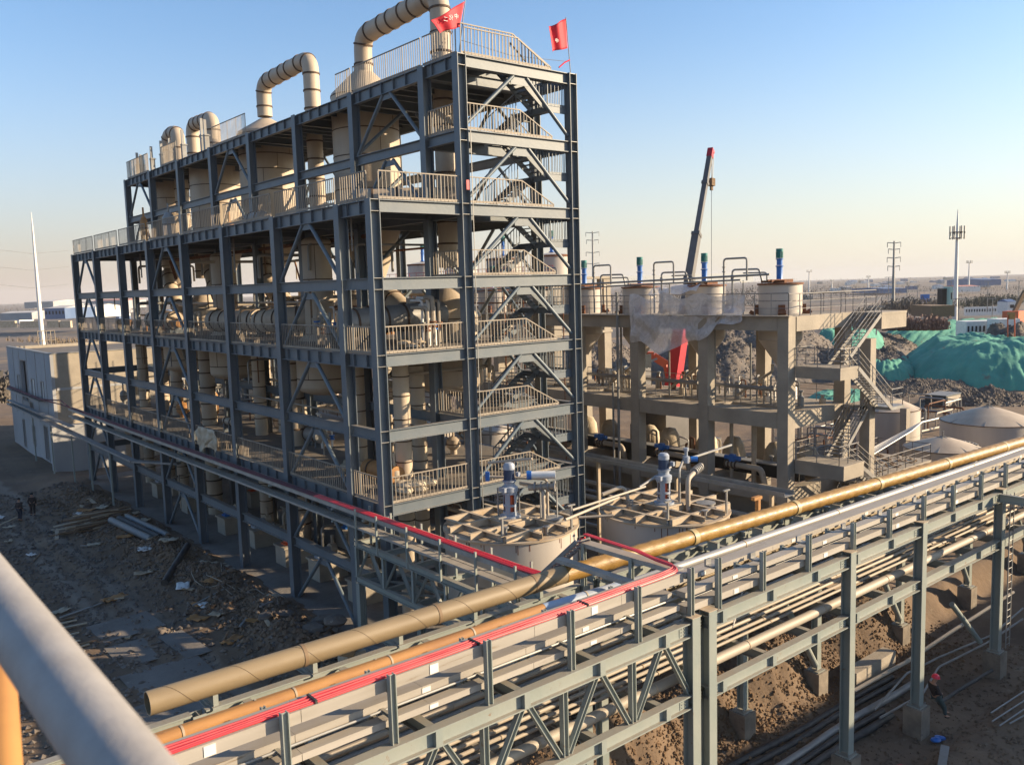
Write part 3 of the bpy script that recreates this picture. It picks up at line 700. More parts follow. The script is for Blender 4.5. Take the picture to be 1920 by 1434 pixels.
# things lying on decks: sacks, bags, planks
def sack_pile(x, y, z, n, s_, lab, mt=cloth_w, name='sack_pile', cat='sacks'):
    t = thing(name, lab, cat, (x, y, z)); rnd = random.Random(int(x*10+y))
    for i in range(n):
        px_, py_ = x+rnd.uniform(-1, 1)*s_*2, y+rnd.uniform(-.5, .5)*s_*2; pz = z+(i % 2)*s_*.5
        b = MB(); a = rnd.uniform(0, 3)
        b.lathe((0, 0, 0), [(.01, 0), (.8, .02), (1, .35), (.85, .7), (.3, .85), (.01, .88)], 10)
        b.v = [(px_+(vx*cos(a)*1.3-vy*sin(a))*s_*rnd.uniform(.85, 1.1), py_+(vx*sin(a)*1.3+vy*cos(a))*s_, pz+vz*s_*rnd.uniform(.7, 1)) for vx, vy, vz in b.v]
        b.build('sack', mt, t)
sack_pile(2.3, 1.5, LZ(1)+.03, 14, .42, 'heap of tan insulation offcuts behind the front rail of the lowest deck')
sack_pile(2.6, 7.5, LZ(1)+.03, 8, .45, 'pile of pale sacks farther back on the lowest deck')
sack_pile(3.2, 2.2, LZ(3)+.03, 6, .3, 'small heap of orange rust coloured scrap on the middle deck', rustbeam, 'scrap_heap', 'scrap')
# drape over the facade rail
b = MB()
def PPd(u, v):
    y = 22.6-u*3.2; z_ = LZ(1)+1.3-v*(1.5+.4*sin(u*7))
    return (X0-.22-.16*abs(sin(u*11+v*3))-.12*noise.noise((u*6, v*5, 2))-.05*v, y+.16*sin(v*6+u*3)+.2*noise.noise((u*3, v*3, 7)), z_+.12*sin(u*17)*v)
b.grid(PPd, 34, 20); o = b.build('tarpaulin', cloth_w, None, 'crumpled pale tarpaulin hung over the lowest facade handrail', 'tarpaulin', ang=0)
md = o.modifiers.new('thick', 'SOLIDIFY'); md.thickness = .02

# yard tanks between the steel tower and the concrete frame, lit by the sun, seen through the bays
for i, (x, y, r_, z1) in enumerate(((18.5, 16, 1.9, 6.2), (18.2, 22.5, 1.9, 6.2), (18.6, 29, 1.9, 5.6), (18.4, 36, 2.1, 6.6), (18.8, 43.5, 2.1, 6.6), (23.5, 19, 1.6, 7.6), (23.8, 33, 1.6, 8.2), (23.6, 48, 1.8, 8.0))):
    vessel(x, y, r_, 0.0, z1, f'beige yard tank behind the steel tower, {ORD[i]} counting away from the camera', .7, None, (1.6, 3.2, z1-.1), rn=.2, group='yard tanks behind the steel tower', name='yard_tank', cat='tank', mt=beige2)
rk = thing('pipe_support', 'dark steel pipe support with many pipes behind the steel tower', 'pipe support', (14.6, 28, 0))
for y in (6, 13, 20, 27, 34, 41, 48):
    for x in (13.9, 16.2): member('column', (x, y, 0), (x, y, 5.6), 'H', .25, .25, steel, rk)
    for z in (3.2, 5.4): member('beam', (13.9, y, z), (16.2, y, z), 'H', .2, .25, steel, rk)
for k in range(8): MB().tube([(14.0+.28*k, 4, 5.65 if k % 2 else 3.45), (14.0+.28*k, 51, 5.65 if k % 2 else 3.45)], .07+.03*(k % 3), 8).build('pipe_run', (pipe_b, galv, rust)[k % 3], rk)
# more small uprights and hangers in the bays
G12 = 'thin hanging pipes and hoses under the decks'
for l in range(0, 6):
    for i in range(9):
        y = 1.5+(i+rp.uniform(.1, .9))*5.4; x = rp.uniform(1.0, 11); zt = LZ(l)-.3; L_ = rp.uniform(1.0, 2.9)
        MB().tube([(x, y, zt), (x, y, zt-L_)], rp.uniform(.03, .07), 6).build('hanging_pipe', rp.choice((pipe_b, galv, rust, wood)), None, f'short thin pipe hanging under the {LN[l]} floor, {ORD[i]} from the front', 'pipe', G12)

# dense small equipment on the decks: filters, exchangers, valve trees
DQ = random.Random(99)
for l in (1, 2, 3, 4, 5):
    for i in range(10):
        y = 1.6+(i+DQ.uniform(.1, .9))*(4.9 if i else 1.2); x = DQ.uniform(1.6, 10.8) if y > 3 else DQ.uniform(1.2, 4.2)
        z = LZ(l)+.03 if l in (1, 3, 5) else LZ(l-1)+.03; q = DQ.random(); mt_, cn_ = DQ.choice(((beige, 'beige'), (pipe_b, 'pale'), (galv, 'grey'), (orangep, 'orange'), (white, 'white')))
        lab_ = f'on the tower {LN[l]} floor, {ORD[i]} from the front'
        if l == 5 and i < 2: continue
        if q < .35:
            r_ = DQ.uniform(.25, .55); h_ = DQ.uniform(1.0, 2.4); t = thing('filter_vessel', f'small upright {cn_} vessel '+lab_, 'vessel', (x, y, z), 'small upright vessels on the decks')
            MB().lathe((x, y, z), [(.01, 0), (r_*.5, 0), (r_*.5, .25), (r_, .45), (r_, h_*.85), (r_*.5, h_), (.01, h_*1.02)], 16).build('shell', mt_, t); ring(t, (x, y, z+h_*.6), (0, 0, 1), r_, .06, .04); MB().tube([(x, y, z+h_), (x, y, z+h_+.7)], .07, 8).build('nozzle', mt_, t)
        elif q < .6:
            r_ = DQ.uniform(.25, .5); L_ = DQ.uniform(1.6, 3.0); t = thing('exchanger_drum', f'lying {cn_} exchanger drum '+lab_, 'drum', (x, y, z), 'lying drums on the decks')
            MB().tube([(x, y, z+.75), (x, y+.02, z+.75), (x, y+L_, z+.75), (x, y+L_+.02, z+.75)], [r_*.6, r_, r_, r_*.6], 16).build('shell', mt_, t); MB().box((x-.3, y+.3, z), (x+.3, y+.45, z+.6)).box((x-.3, y+L_-.45, z), (x+.3, y+L_-.3, z+.6)).build('saddle', steel, t)
            for u in (.2, .8): ring(t, (x, y+L_*u, z+.75), (0, 1, 0), r_, .06, .05)
        else:
            t = thing('valve_tree', f'{cn_} valve tree with bent pipes '+lab_, 'valves', (x, y, z), 'valve trees on the decks')
            for k2 in range(3):
                xx = x+.35*k2; hh = DQ.uniform(1.0, 2.6); MB().tube(fillet([(xx, y, z), (xx, y, z+hh), (xx+.1, y+DQ.uniform(.6, 1.8), z+hh)], .2, 3), DQ.uniform(.05, .12), 8).build('pipe_run', mt_, t)
                MB().lathe((xx, y, z+hh*.4), [(.01, 0), (.18, 0), (.18, .07), (.1, .09), (.1, .2), (.18, .22), (.18, .29), (.01, .29)], 10).build('valve', DQ.choice((rust, blue_m, galv)), t)
# ================================================================== CONCRETE FRAME WITH CONICAL TANKS
FX0, FX1 = 27.9, 34.6
FY = [-2.5, 3.7, 9.95, 16.15, 22.3, 28.5, 34.7]
CF = thing('concrete_structure', 'three storey bare concrete frame carrying conical tanks, right of the steel tower', 'concrete frame', (31, 14, 0))
for X in (FX0, FX1):
    for Y in FY:
        MB().box((X-.39, Y-.39, -.6), (X+.39, Y+.39, 14.096)).build('column', conc, CF)
for z0, z1, w in ((13.2, 14.1, .36), (7.0, 8.0, .36), (2.2, 3.1, .36)):
    for i in range(6):
        for X in (FX0, FX1): MB().box((X-w, FY[i]+.425, z0), (X+w, FY[i+1]-.425, z1-.004)).build('beam', conc, CF)
    for Y in FY: MB().box((FX0+.425, Y-w, z0), (FX1-.425, Y+w, z1-.004)).build('beam', conc, CF)
# top slab with round openings is approximated bay by bay by four strips round each tank
for i in range(6):
    y0, y1 = FY[i]+.365, FY[i+1]-.365; cy = (y0+y1)/2; r = 1.52
    MB().box((FX0+.365, y0, 13.85), (31.25-r, y1, 14.09)).box((31.25+r, y0, 13.85), (FX1-.365, y1, 14.09)).box((31.25-r+.002, y0, 13.85), (31.25+r-.002, cy-r, 14.09)).box((31.25-r+.002, cy+r, 13.85), (31.25+r-.002, y1, 14.09)).build('slab', conc, CF)
    if i != 99:
        MB().box((30.4, y0, 7.7), (FX1-.365, y1, 7.99)).build('slab', conc, CF)
        MB().box((FX0+.365, y0, 7.72), (29.3, y1, 7.98)).build('slab', conc, CF)
MB().box((FX0-.62, FY[0]-.55, 14.1), (FX0-.2, FY[6]+.5, 14.16)).build('edge_kerb', conc, CF)
# basins at the foot
for i in range(4):
    y0 = FY[i]+.6; MB().box((28.6, y0, 0), (29.0, y0+5.0, 2.1)).box((29.004, y0, 0), (33.6, y0+.3, 2.0)).build('basin_wall', conc, CF)
def rail3(p0, p1, h=1.15, parent=CF, sp=1.25, mt=railg, n3=3, name='handrail', r=.028):
    p0 = V(p0); p1 = V(p1); b = MB(); L = (p1-p0).length; n = max(1, round(L/sp)); up = V((0, 0, 1))
    for i in range(n+1):
        p = p0.lerp(p1, i/n); b.tube([p, p+up*h], r, 5)
    for j in range(1, n3+1): b.tube([p0+up*h*j/n3, p1+up*h*j/n3], r*(1.15 if j == n3 else .7), 5)
    b.build(name, mt, parent)
E_ = FX0-.4
for i in range(6): rail3((E_, FY[i]-.4, 14.15), (E_, FY[i+1]-.4, 14.15), h=1.4)
rail3((E_, FY[0]-.4, 14.1), (33.6, FY[0]-.4, 14.1), h=1.4); rail3((33.6, FY[0]-.4, 14.1), (38.2, FY[0]-.4, 14.1), h=1.4, sp=1.5) 
rail3((FX1+.3, FY[0], 14.1), (FX1+.3, FY[6], 14.1), h=1.3, sp=1.6)
for i in range(5): rail3((29.3, FY[i]+.5, 8.0), (29.3, FY[i+1]-.5, 8.0), h=1.15); rail3((FX1-.2, FY[i]+.5, 8.0), (FX1-.2, FY[i+1]-.5, 8.0), h=1.15)
# landings + stairs
def land(x0, x1, y0, y1, z, bh=.75, posts=((0, 0),)):
    MB().box((x0, y0, z-.16), (x1, y1, z)).build('landing_slab', conc, CF)
    MB().box((x0+.02, y0+.02, z-bh), (x0+.3, y1, z-.162)).build('landing_beam', conc, CF)
    MB().box((x0+.302, y0+.02, z-bh), (x1-.02, y0+.3, z-.162)).build('landing_beam', conc, CF)
ya, yb = -4.9, -3.0
land(28.2, 30.3, -6.0, -2.95, 11.0); land(28.2, 30.6, -6.3, -2.95, 5.05, .9)
land(35.0, 38.4, -5.0, -2.95, 14.08, 1.1); 
MB().box((28.35, -2.93, 13.15), (36.0, -2.6, 14.07)).build('beam', conc, CF)
MB().box((34.0, -4.6, 7.75), (38.6, -2.95, 7.95)).build('landing_slab', conc, CF)
MB().box((34.0, -4.8, -.5), (34.7, -4.1, 12.4)).build('column', conc, CF)
MB().box((33.1, -4.7, 2.82), (35.098, -2.95, 3.0)).box((35.1, -4.7, 2.82), (43.2, -.6, 3.0)).build('landing_slab', conc, CF)
MB().box((36.0, -4.76, 2.1), (43.2, -4.42, 2.815)).build('landing_beam', conc, CF)
for x in (36.3, 39.6, 42.8): MB().box((x-.28, -4.40, -.5), (x+.28, -3.9, 2.815)).build('column', conc, CF)
rub = MB(); rr_ = random.Random(77)
for _ in range(70):
    x, y = rr_.uniform(35.5, 42.8), rr_.uniform(-4.4, -1.2); a = rr_.uniform(0, 3); L = rr_.uniform(.2, .9); rub.bar((x, y, 3.05), (x+L*cos(a), y+L*sin(a), 3.08+rr_.uniform(0, .1)), rr_.uniform(.04, .16), .06)
rub.build('scrap_litter', wood, CF, kind='stuff')
def stair(xa, za, xb, zb, y0, y1, n=14, mt=railg):
    fl = bpy.data.objects.new('stair_flight', MB().bar((xa, y0, za-.1), (xb, y0, zb-.1), .05, .26).bar((xa, y1, za-.1), (xb, y1, zb-.1), .05, .26).mesh('stair_flight', mt))
    put(fl, CF, Matrix.Identity(4))
    for i in range(n):
        t = (i+.5)/n; member('tread', (xa+(xb-xa)*t, y0+.03, za+(zb-za)*(i+1)/(n+1)), (xa+(xb-xa)*t, y1-.03, za+(zb-za)*(i+1)/(n+1)), 'B', .27, .035, mt, fl)
    for y in (y0, y1): rail3((xa, y, za), (xb, y, zb), h=1.1, parent=fl, sp=1.1, n3=3)
stair(35.0, 14.05, 30.4, 11.0, -4.95, -3.9)
stair(30.3, 10.95, 34.6, 7.95, -6.0, -5.0)
stair(34.0, 7.9, 30.7, 5.05, -4.7, -3.7)
stair(30.6, 5.0, 33.9, 3.0, -5.8, -4.8, 10)
stair(33.4, 2.8, 30.4, -.2, -4.6, -3.6, 12)
for z in (11.0, 5.05):
    rail3((28.25, -5.95, z), (28.25, -2.95, z)); rail3((28.25, -5.95, z), (30.3, -5.95, z), sp=1); rail3((28.3, -3.0, z), (30.3, -3.0, z), sp=1)
rail3((34.6, -5.9, 7.95), (36.2, -5.9, 7.95)); rail3((36.2, -5.9, 7.95), (36.2, -3.0, 7.95))
MB().box((34.4, -6.0, 7.75), (36.3, -4.602, 7.95)).build('landing_slab', galv, CF)
rail3((34.4, -4.66, 3.0), (43.1, -4.66, 3.0), h=1.2, sp=1.2); rail3((43.1, -4.66, 3.0), (43.1, -.7, 3.0), h=1.2); rail3((35.6, -.65, 3.0), (43.1, -.65, 3.0), h=1.2, sp=1.3)
# tanks
def agitator(t, x, y, z, hgt, base_m, motor_m, r=.2, guard=False):
    h = hgt
    MB().lathe((x, y, z), [(.01, 0), (r*1.6, 0), (r*1.6, .08), (r*1.05, .1), (r, .12), (r, h*.46), (r*1.3, h*.47), (r*1.3, h*.5), (.01, h*.505)], 14).build('agitator_stand', base_m, t)
    MB().lathe((x, y, z+h*.51), [(.01, 0), (r*.95, 0), (r*.95, h*.16), (r*1.25, h*.17), (r*1.25, h*.2), (.01, h*.202)], 14).build('gearbox', base_m, t)
    mo = MB().lathe((x, y, z+h*.715), [(.01, 0), (r*1.05, .01), (r*1.05, h*.2), (r*1.18, h*.205), (r*1.18, h*.285), (.01, h*.287)], 16)
    for k in range(14):
        a = 2*pi*k/14; mo.bar((x+cos(a)*r*1.12, y+sin(a)*r*1.12, z+h*.725), (x+cos(a)*r*1.12, y+sin(a)*r*1.12, z+h*.91), .025, .02, up=(1, 0, 0))
    mo.build('motor', motor_m, t)
TG = 'conical tanks on the concrete frame'
names = ['nearest the concrete stair, its rust red lid fully visible', 'half wrapped by the clear plastic sheet', 'left of the plastic sheet', 'right of the tower corner', 'behind the tower corner column', 'farthest back']
for i in range(6):
    cy = (FY[i]+FY[i+1])/2-.45; cx = 31.25; r = 1.42; base = 14.1
    t = thing('conical_tank', 'pale cone-bottomed tank with rusty lid, '+names[i], 'tank', (cx, cy, 12.4), TG)
    MB().lathe((cx, cy, 12.4), [(r, 0), (r, 3.72), (r*.98, 3.74)], 40).build('shell', beige2, t)
    MB().lathe((cx, cy, 10.6), [(.22, 0), (.25, .1), (r, 1.79)], 40).build('cone_bottom', beige2, t)
    lid = MB().lathe((cx, cy, 16.12), [(r+.09, -.06), (r+.09, .05), (r*.2, .08), (.01, .08)], 40)
    lid.box((cx-1.25, cy-.18, 16.2), (cx+1.25, cy-.06, 16.42)); lid.box((cx-1.25, cy+.1, 16.2), (cx+1.25, cy+.22, 16.42)); lid.box((cx-.9, cy-.9, 16.2), (cx-.6, cy+.9, 16.36)); lid.build('lid', rust, t)
    ring(t, (cx, cy, 15.0), (0, 0, 1), r, .03, .012)
    for a in (-2.5, -.9, .7, 2.2):
        MB().bar((cx+cos(a)*(r+.05), cy+sin(a)*(r+.05), 14.12), (cx+cos(a)*(r+.05), cy+sin(a)*(r+.05), 14.75), .42, .34, up=(cos(a), sin(a), 0)).bar((cx+cos(a)*(r+.2), cy+sin(a)*(r+.2), 14.12), (cx+cos(a)*(r+.55), cy+sin(a)*(r+.55), 14.3), .5, .25, up=(0, 0, 1)).build('foot', rust, t)
    agitator(t, cx+.05, cy+.1, 16.2, 2.25, blue_m, teal_m, .2)
    # pipe gooseneck beside the tank
    g = thing('tank_pipework', f'thin grey pipe loops with valves beside the tank, {ORD[i]} from the concrete stair', 'pipework', (29.9, cy+1.2, 14.1), 'pipe loops beside the conical tanks')
    def pp(pts, r_=.06, nm='pipe_run', mt=galv): MB().tube(fillet(pts, .22, 4), r_, 8).build(nm, mt, g)
    y = cy+1.75
    pp([(29.2, y+1.3, 14.2), (29.2, y+1.3, 17.9), (29.2, y-.55, 17.9), (29.2, y-.55, 16.4)], .065)
    pp([(29.4, y+.75, 14.2), (29.4, y+.75, 17.15), (30.5, y-.6, 17.15), (30.6, y-.8, 16.2)], .065)
    pp([(30.3, cy+.4, 16.3), (30.3, cy+.4, 16.9), (30.0, y+.3, 16.9)], .05)
    MB().lathe((29.2, y+1.3, 17.0), [(.01, 0), (.13, 0), (.13, .06), (.07, .07), (.07, .3), (.13, .31), (.13, .37), (.01, .37)], 10).lathe((29.4, y+.75, 16.5), [(.01, 0), (.12, 0), (.12, .3), (.01, .3)], 10).build('valve', galv, g)
# overhead header pipe along the tank row, on posts
hp = thing('header_pipe', 'long twin grey pipe running above the conical tanks on thin posts', 'pipe', (28.4, 10, 16))
MB().tube([(28.3, -1.0, 16.75), (28.3, 33, 16.2)], .07, 8).tube([(28.3, 1.2, 16.45), (28.3, 33, 15.95)], .06, 8).build('pipe_run', galv, hp)
for y in (1.0, 7.2, 13.4, 19.6): MB().tube([(28.3, y, 14.1), (28.3, y, 16.4)], .05, 6).bar((28.0, y, 16.3), (28.6, y, 16.3), .08, .06).build('post', galv, hp)
# pipes on the concrete columns and through the floors
G8 = 'vertical pipes on the concrete frame'
for i, (x, y, z0, z1, r_) in enumerate(((27.3, 11.4, 0, 15.8, .10), (30.0, 4.6, 8.0, 13.6, .10), (29.6, 13.2, 8, 14, .08), (29.8, 1.2, 0, 8.0, .17), (29.2, 2.6, 0, 7.5, .13), (33.6, 8.2, 7.9, 13.5, .09), (32.0, 3.0, 8, 12, .07), (30.2, 8.9, 8, 12.2, .07), (27.35, 12.0, 0, 9, .08))):
    duct([(x, y, z0), (x, y, z1)], r_, f'thin vertical pipe on the concrete frame, {ORD[i]} of the row', .2, group=G8, name='riser_pipe', cat='pipe', bands=False, n=8, mt=pipe_b if i in (3, 4) else galv)
for i, y in enumerate((1.0, 7.2, 13.4, 19.7)):
    duct([(31.2, y-.3, 10.7), (31.2, y-.3, 10.2), (31.2, y+2.2, 8.6), (31.2, y+2.6, 8.3)], .1, f'slanting outlet pipe below the conical tank, {ORD[i]} from the stair', .3, group='outlet pipes below the conical tanks', name='outlet_pipe', cat='pipe', bands=False, n=8, mt=pipe_b)
    duct([(28.9, y-2.0, 9.35), (28.9, y+3.0, 9.35)], .11, f'level pipe above the first floor rail, {ORD[i]} bay from the stair', .2, group='level pipes on the first floor', name='level_pipe', cat='pipe', bands=False, n=8, mt=galv)
    w = thing('valve_set', f'cluster of small valves and bent pipes on the first floor, {ORD[i]} bay from the stair', 'valves', (30.6, y, 8), 'valve clusters on the first floor')
    for q in range(4):
        yy = y-1+q*.55; MB().tube(fillet([(30.8, yy, 8), (30.8, yy, 9.6+.25*(q % 2)), (31.3, yy+.2, 9.6+.25*(q % 2))], .15, 3), .07, 7).build('pipe_run', galv if q % 2 else pipe_b, w)
        MB().lathe((30.8, yy, 8.9), [(.01, 0), (.15, 0), (.15, .08), (.09, .1), (.09, .25), (.17, .27), (.17, .34), (.01, .34)], 10).build('valve', rustbeam if q == 3 else galv, w)
# wrapped pumps and long dark trough on the lower level
for i, y in enumerate((-.9, 1.6, 5.2, 7.6, 11.3, 13.4, 17.8, 20.5)):
    b = MB(); b.lathe((33.0, y, 2.9), [(.01, 0), (.75, 0), (.85, .7), (.75, 1.5), (.45, 2.0), (.01, 2.1)], 18)
    b.v = [(x+.12*noise.noise((x*2, yy*2, z*2)), yy+.12*noise.noise((x*2+9, yy*2, z*2)), z) for x, yy, z in b.v]
    b.build('wrapped_machine', cloth_w, None, f'machine wrapped in tan plastic on the concrete frame lower level, {ORD[i]} from the stair', 'machine', 'wrapped machines on the lower level', ang=0)
tr = thing('channel_trough', 'long dark trough with pale rim along the lower level of the concrete frame', 'trough', (30.6, 9, 3.1))
MB().box((30.2, -2, 3.1), (30.9, 21, 3.95)).build('trough_side', dark, tr)
MB().box((30.1, -2, 3.953), (31.0, 21, 4.02)).build('trough_rim', galv, tr)
for i, y in enumerate((-.2, 6.1, 12.4)):
    t = thing('actuated_valve', f'blue valve actuator on a bent grey pipe, {ORD[i]} from the concrete stair', 'valve', (29.4, y+1.5, 3.1), 'blue valve actuators on the lower level')
    MB().tube(fillet([(28.9, y+3.0, 3.9), (28.9, y+.2, 3.9), (28.9, y-.2, 2.4)], .5, 5), .2, 12).build('pipe_run', pipe_b, t)
    for q in range(4): ring(t, (28.9, y+3.0-q*.28, 3.9), (0, 1, 0), .2, .07, .09)
    MB().tube([(28.9, y+1.9, 4.35), (28.9, y+3.1, 4.35)], .16, 10).box((28.75, y+2.3, 4.1), (29.05, y+2.7, 4.6)).build('actuator', blue_m, t)
# clear plastic sheet over the rail
b = MB()
def PPl(u, v):
    y = 10.1-9.9*u; bot = 12.2-.55*sin(pi*min(1, u*1.5))+1.75*max(0, u-.35)**1.2*1.6+.25*sin(u*17)
    top = 15.62+.12*sin(u*23)-.25*sin(u*9)**2
    z = top+(bot-top)*v; bulge = sin(pi*v)**.7
    return (27.28-.16*sin(v*3+u*4)-.10*sin(u*37+v*9)*(.2+v)-.10*sin(u*11-v*13)*v, y*(1-.04*v)+.2*v+.12*sin(v*14+u*5)*v, z+.10*sin(u*29+v*4)*v)
b.grid(PPl, 60, 26)
b.build('plastic_sheet', plastic, None, 'translucent plastic sheet hung over the top rail of the concrete frame', 'plastic sheet', ang=0)
b = MB()
def PPm(u, v): return (29.0+1.6*v+.2*sin(u*7), 5.4+4.6*u, 15.75+.5*sin(v*pi)-.25*u+.1*sin(u*13+v*5))
b.grid(PPm, 20, 8); b.build('plastic_sheet', plastic, None, 'translucent plastic cover draped over the tank top behind the hanging sheet', 'plastic sheet', ang=0)
# taller concrete structure behind the steel tower with more tanks
CB = thing('concrete_tower', 'taller concrete frame with red-rimmed tanks seen through the steel tower', 'concrete frame', (44, 44, 0))
for X in (38, 45):
    for Y in (30, 38, 46, 54, 62): MB().box((X-.5, Y-.5, -1), (X+.5, Y+.5, 17.0)).build('column', conc, CB)
for z in (5.5, 11.5, 17):
    for Y0_, Y1_ in ((30, 38), (38, 46), (46, 54), (54, 62)): MB().box((37.5, Y0_+.5, z-1), (38.4, Y1_-.5, z-.003)).build('beam', conc, CB)
    MB().box((37.4, 29.4, z), (45.6, 62.6, z+.25)).build('slab', conc, CB)
rail3((37.5, 29.5, 17.25), (37.5, 62.5, 17.25), parent=CB, mt=redb, sp=1.5)
for i, Y in enumerate((34, 42, 50, 58)):
    t = thing('conical_tank', f'pale tank with red rim behind the steel tower, {ORD[i]} from the front', 'tank', (41.5, Y, 16), 'tanks behind the steel tower')
    MB().lathe((41.5, Y, 15), [(1.9, 0), (1.9, 4.6), (.01, 4.9)], 28).build('shell', beige2, t); MB().lathe((41.5, Y, 12.6), [(.2, 0), (1.9, 2.39)], 28).build('cone_bottom', beige2, t)
    ring(t, (41.5, Y, 19.5), (0, 0, 1), 1.9, .2, .08, rust); agitator(t, 41.5, Y, 19.9, 2.2, blue_m, teal_m)
# small walkway trough crossing in front of the concrete frame
t = thing('cable_channel', 'long empty grey cable channel crossing in front of the concrete frame', 'cable tray', (16.5, -2, 5.5))
p, q = (16.6, -10.0, 5.95), (16.6, 12, 5.95)
MB().bar(p, q, .8, .03).bar((16.2, -10, 6.05), (16.2, 12, 6.05), .02, .22).bar((17.0, -10, 6.05), (17.0, 12, 6.05), .02, .22).build('tray', galv, t)
for y in (-9, -3, 3, 9): MB().box((16.5, y-.08, -.3), (16.7, y+.08, 5.93)).build('post', rustbeam, t)
# dark pipes and beams on the ground between tanks and frame
for i in range(9):
    x = 17.5+i*1.1; duct([(x, -9+.4*i, .8+.28*(i % 3)), (x-.4, 22, .8+.28*(i % 3))], .12+.05*(i % 3), f'long {("black", "grey", "beige")[i % 3]} pipe lying low before the concrete frame, {ORD[i]} from the tower side', .2, group='low pipes in front of the concrete frame', name='low_pipe', cat='pipe', bands=False, n=8, mt=(blackp, galv, pipe_b)[i % 3])

# small piping and boxes crowding the two lower floors
rc_ = random.Random(31)
for i in range(64):
    lv = rc_.choice((8.0, 8.0, 3.1)); y = -2+22.5*(i+rc_.random())/64; x = rc_.uniform(30.9, 34.0); mt_, cn_ = rc_.choice(((galv, 'grey'), (pipe_b, 'beige'), (white, 'white'), (rust, 'rusty')))
    q = rc_.random(); a = rc_.uniform(.4, 1.6); hz_ = rc_.uniform(.5, 1.7)
    if q < .6:
        duct([(x, y, lv), (x, y, lv+hz_), (x+a*.5, y+a, lv+hz_), (x+a*.5, y+a, lv+.1)], rc_.uniform(.04, .09), f'small {cn_} pipe loop on the {"first" if lv > 5 else "lower"} floor of the concrete structure', .15, group='small pipe loops on the concrete structure floors', name='small_pipe', cat='pipe', bands=False, n=7, k=3, mt=mt_)
    else:
        MB().lathe((x, y, lv+.01), [(.01, 0), (.22, 0), (.22, hz_*.5), (.1, hz_*.6), (.1, hz_*.8), (.17, hz_*.82), (.17, hz_*.9), (.01, hz_*.92)], 10).build('small_vessel', mt_, None, f'small {cn_} filter vessel on the {"first" if lv > 5 else "lower"} floor of the concrete structure', 'vessel', 'small vessels on the concrete structure floors')
# ================================================================== TWO FRONT TANKS
def big_tank(cx, cy, r, z1, lab, seed=0):
    t = thing('storage_tank', lab, 'tank', (cx, cy, 0), 'open-beamed front tanks')
    MB().lathe((cx, cy, -.3), [(r, 0), (r, z1+.3), (r-.05, z1+.3)], 72).build('shell', beige2, t)
    MB().lathe((cx, cy, z1-.10), [(r-.02, 0), (r*.5, .04), (.01, .06)], 64).build('lid', rustbeam, t)
    MB().lathe((cx, cy, z1-.06), [(r, 0), (r+.07, 0), (r+.07, .07), (r-.12, .07), (r-.12, 0)], 72).build('rim', rustbeam, t)
    ring(t, (cx, cy, z1-1.9), (0, 0, 1), r, .02, .006, n=72); ring(t, (cx, cy, z1-3.6), (0, 0, 1), r, .021, .006, n=72)
    for o_ in (-2.05, -.7, .7, 2.05):
        L = sqrt(max(.1, r*r-o_*o_))-.02
        for ax in (0, 1):
            bz = z1+.15
            p, q = ((cx-L, cy+o_, bz), (cx+L, cy+o_, bz)) if ax == 0 else ((cx+o_, cy-L, bz+.006), (cx+o_, cy+L, bz+.006))
            member('lid_beam', p, q, 'C', .16, .26, rustbeam, t)
    # nozzles, hatch
    for dx, dy in ((-1.2, -1.1), (.1, -2.2), (1.2, 1.3)):
        MB().lathe((cx+dx, cy+dy, z1-.03), [(.07, 0), (.07, .3), (.15, .31), (.15, .36), (.01, .37)], 12).build('nozzle', galv, t)
    MB().lathe((cx+1.3, cy-1.3, z1-.03), [(.36, 0), (.36, .26), (.44, .27), (.44, .33), (.01, .37)], 20).build('manhole', galv, t)
    for a in (3.9, 5.2):
        MB().bar((cx+cos(a)*r*.96, cy+sin(a)*r*.96, z1), (cx+cos(a)*r*.96, cy+sin(a)*r*.96, z1+1.0), .08, .08, up=(1, 0, 0)).box((cx+cos(a)*r*.96-.2, cy+sin(a)*r*.96-.05, z1+1.0), (cx+cos(a)*r*.96+.2, cy+sin(a)*r*.96+.05, z1+1.06)).build('support_post', galv, t)
    # drips of rust below rim
    d = MB(); rd = random.Random(seed)
    for k in range(26):
        a = rd.uniform(2.6, 6.0); hh = rd.uniform(.1, .5); d.bar((cx+cos(a)*(r+.003), cy+sin(a)*(r+.003), z1-.1), (cx+cos(a)*(r+.003), cy+sin(a)*(r+.003), z1-.1-hh), .035, .004, up=(cos(a), sin(a), 0))
    d.build('rust_streak', rust, t)
    return t
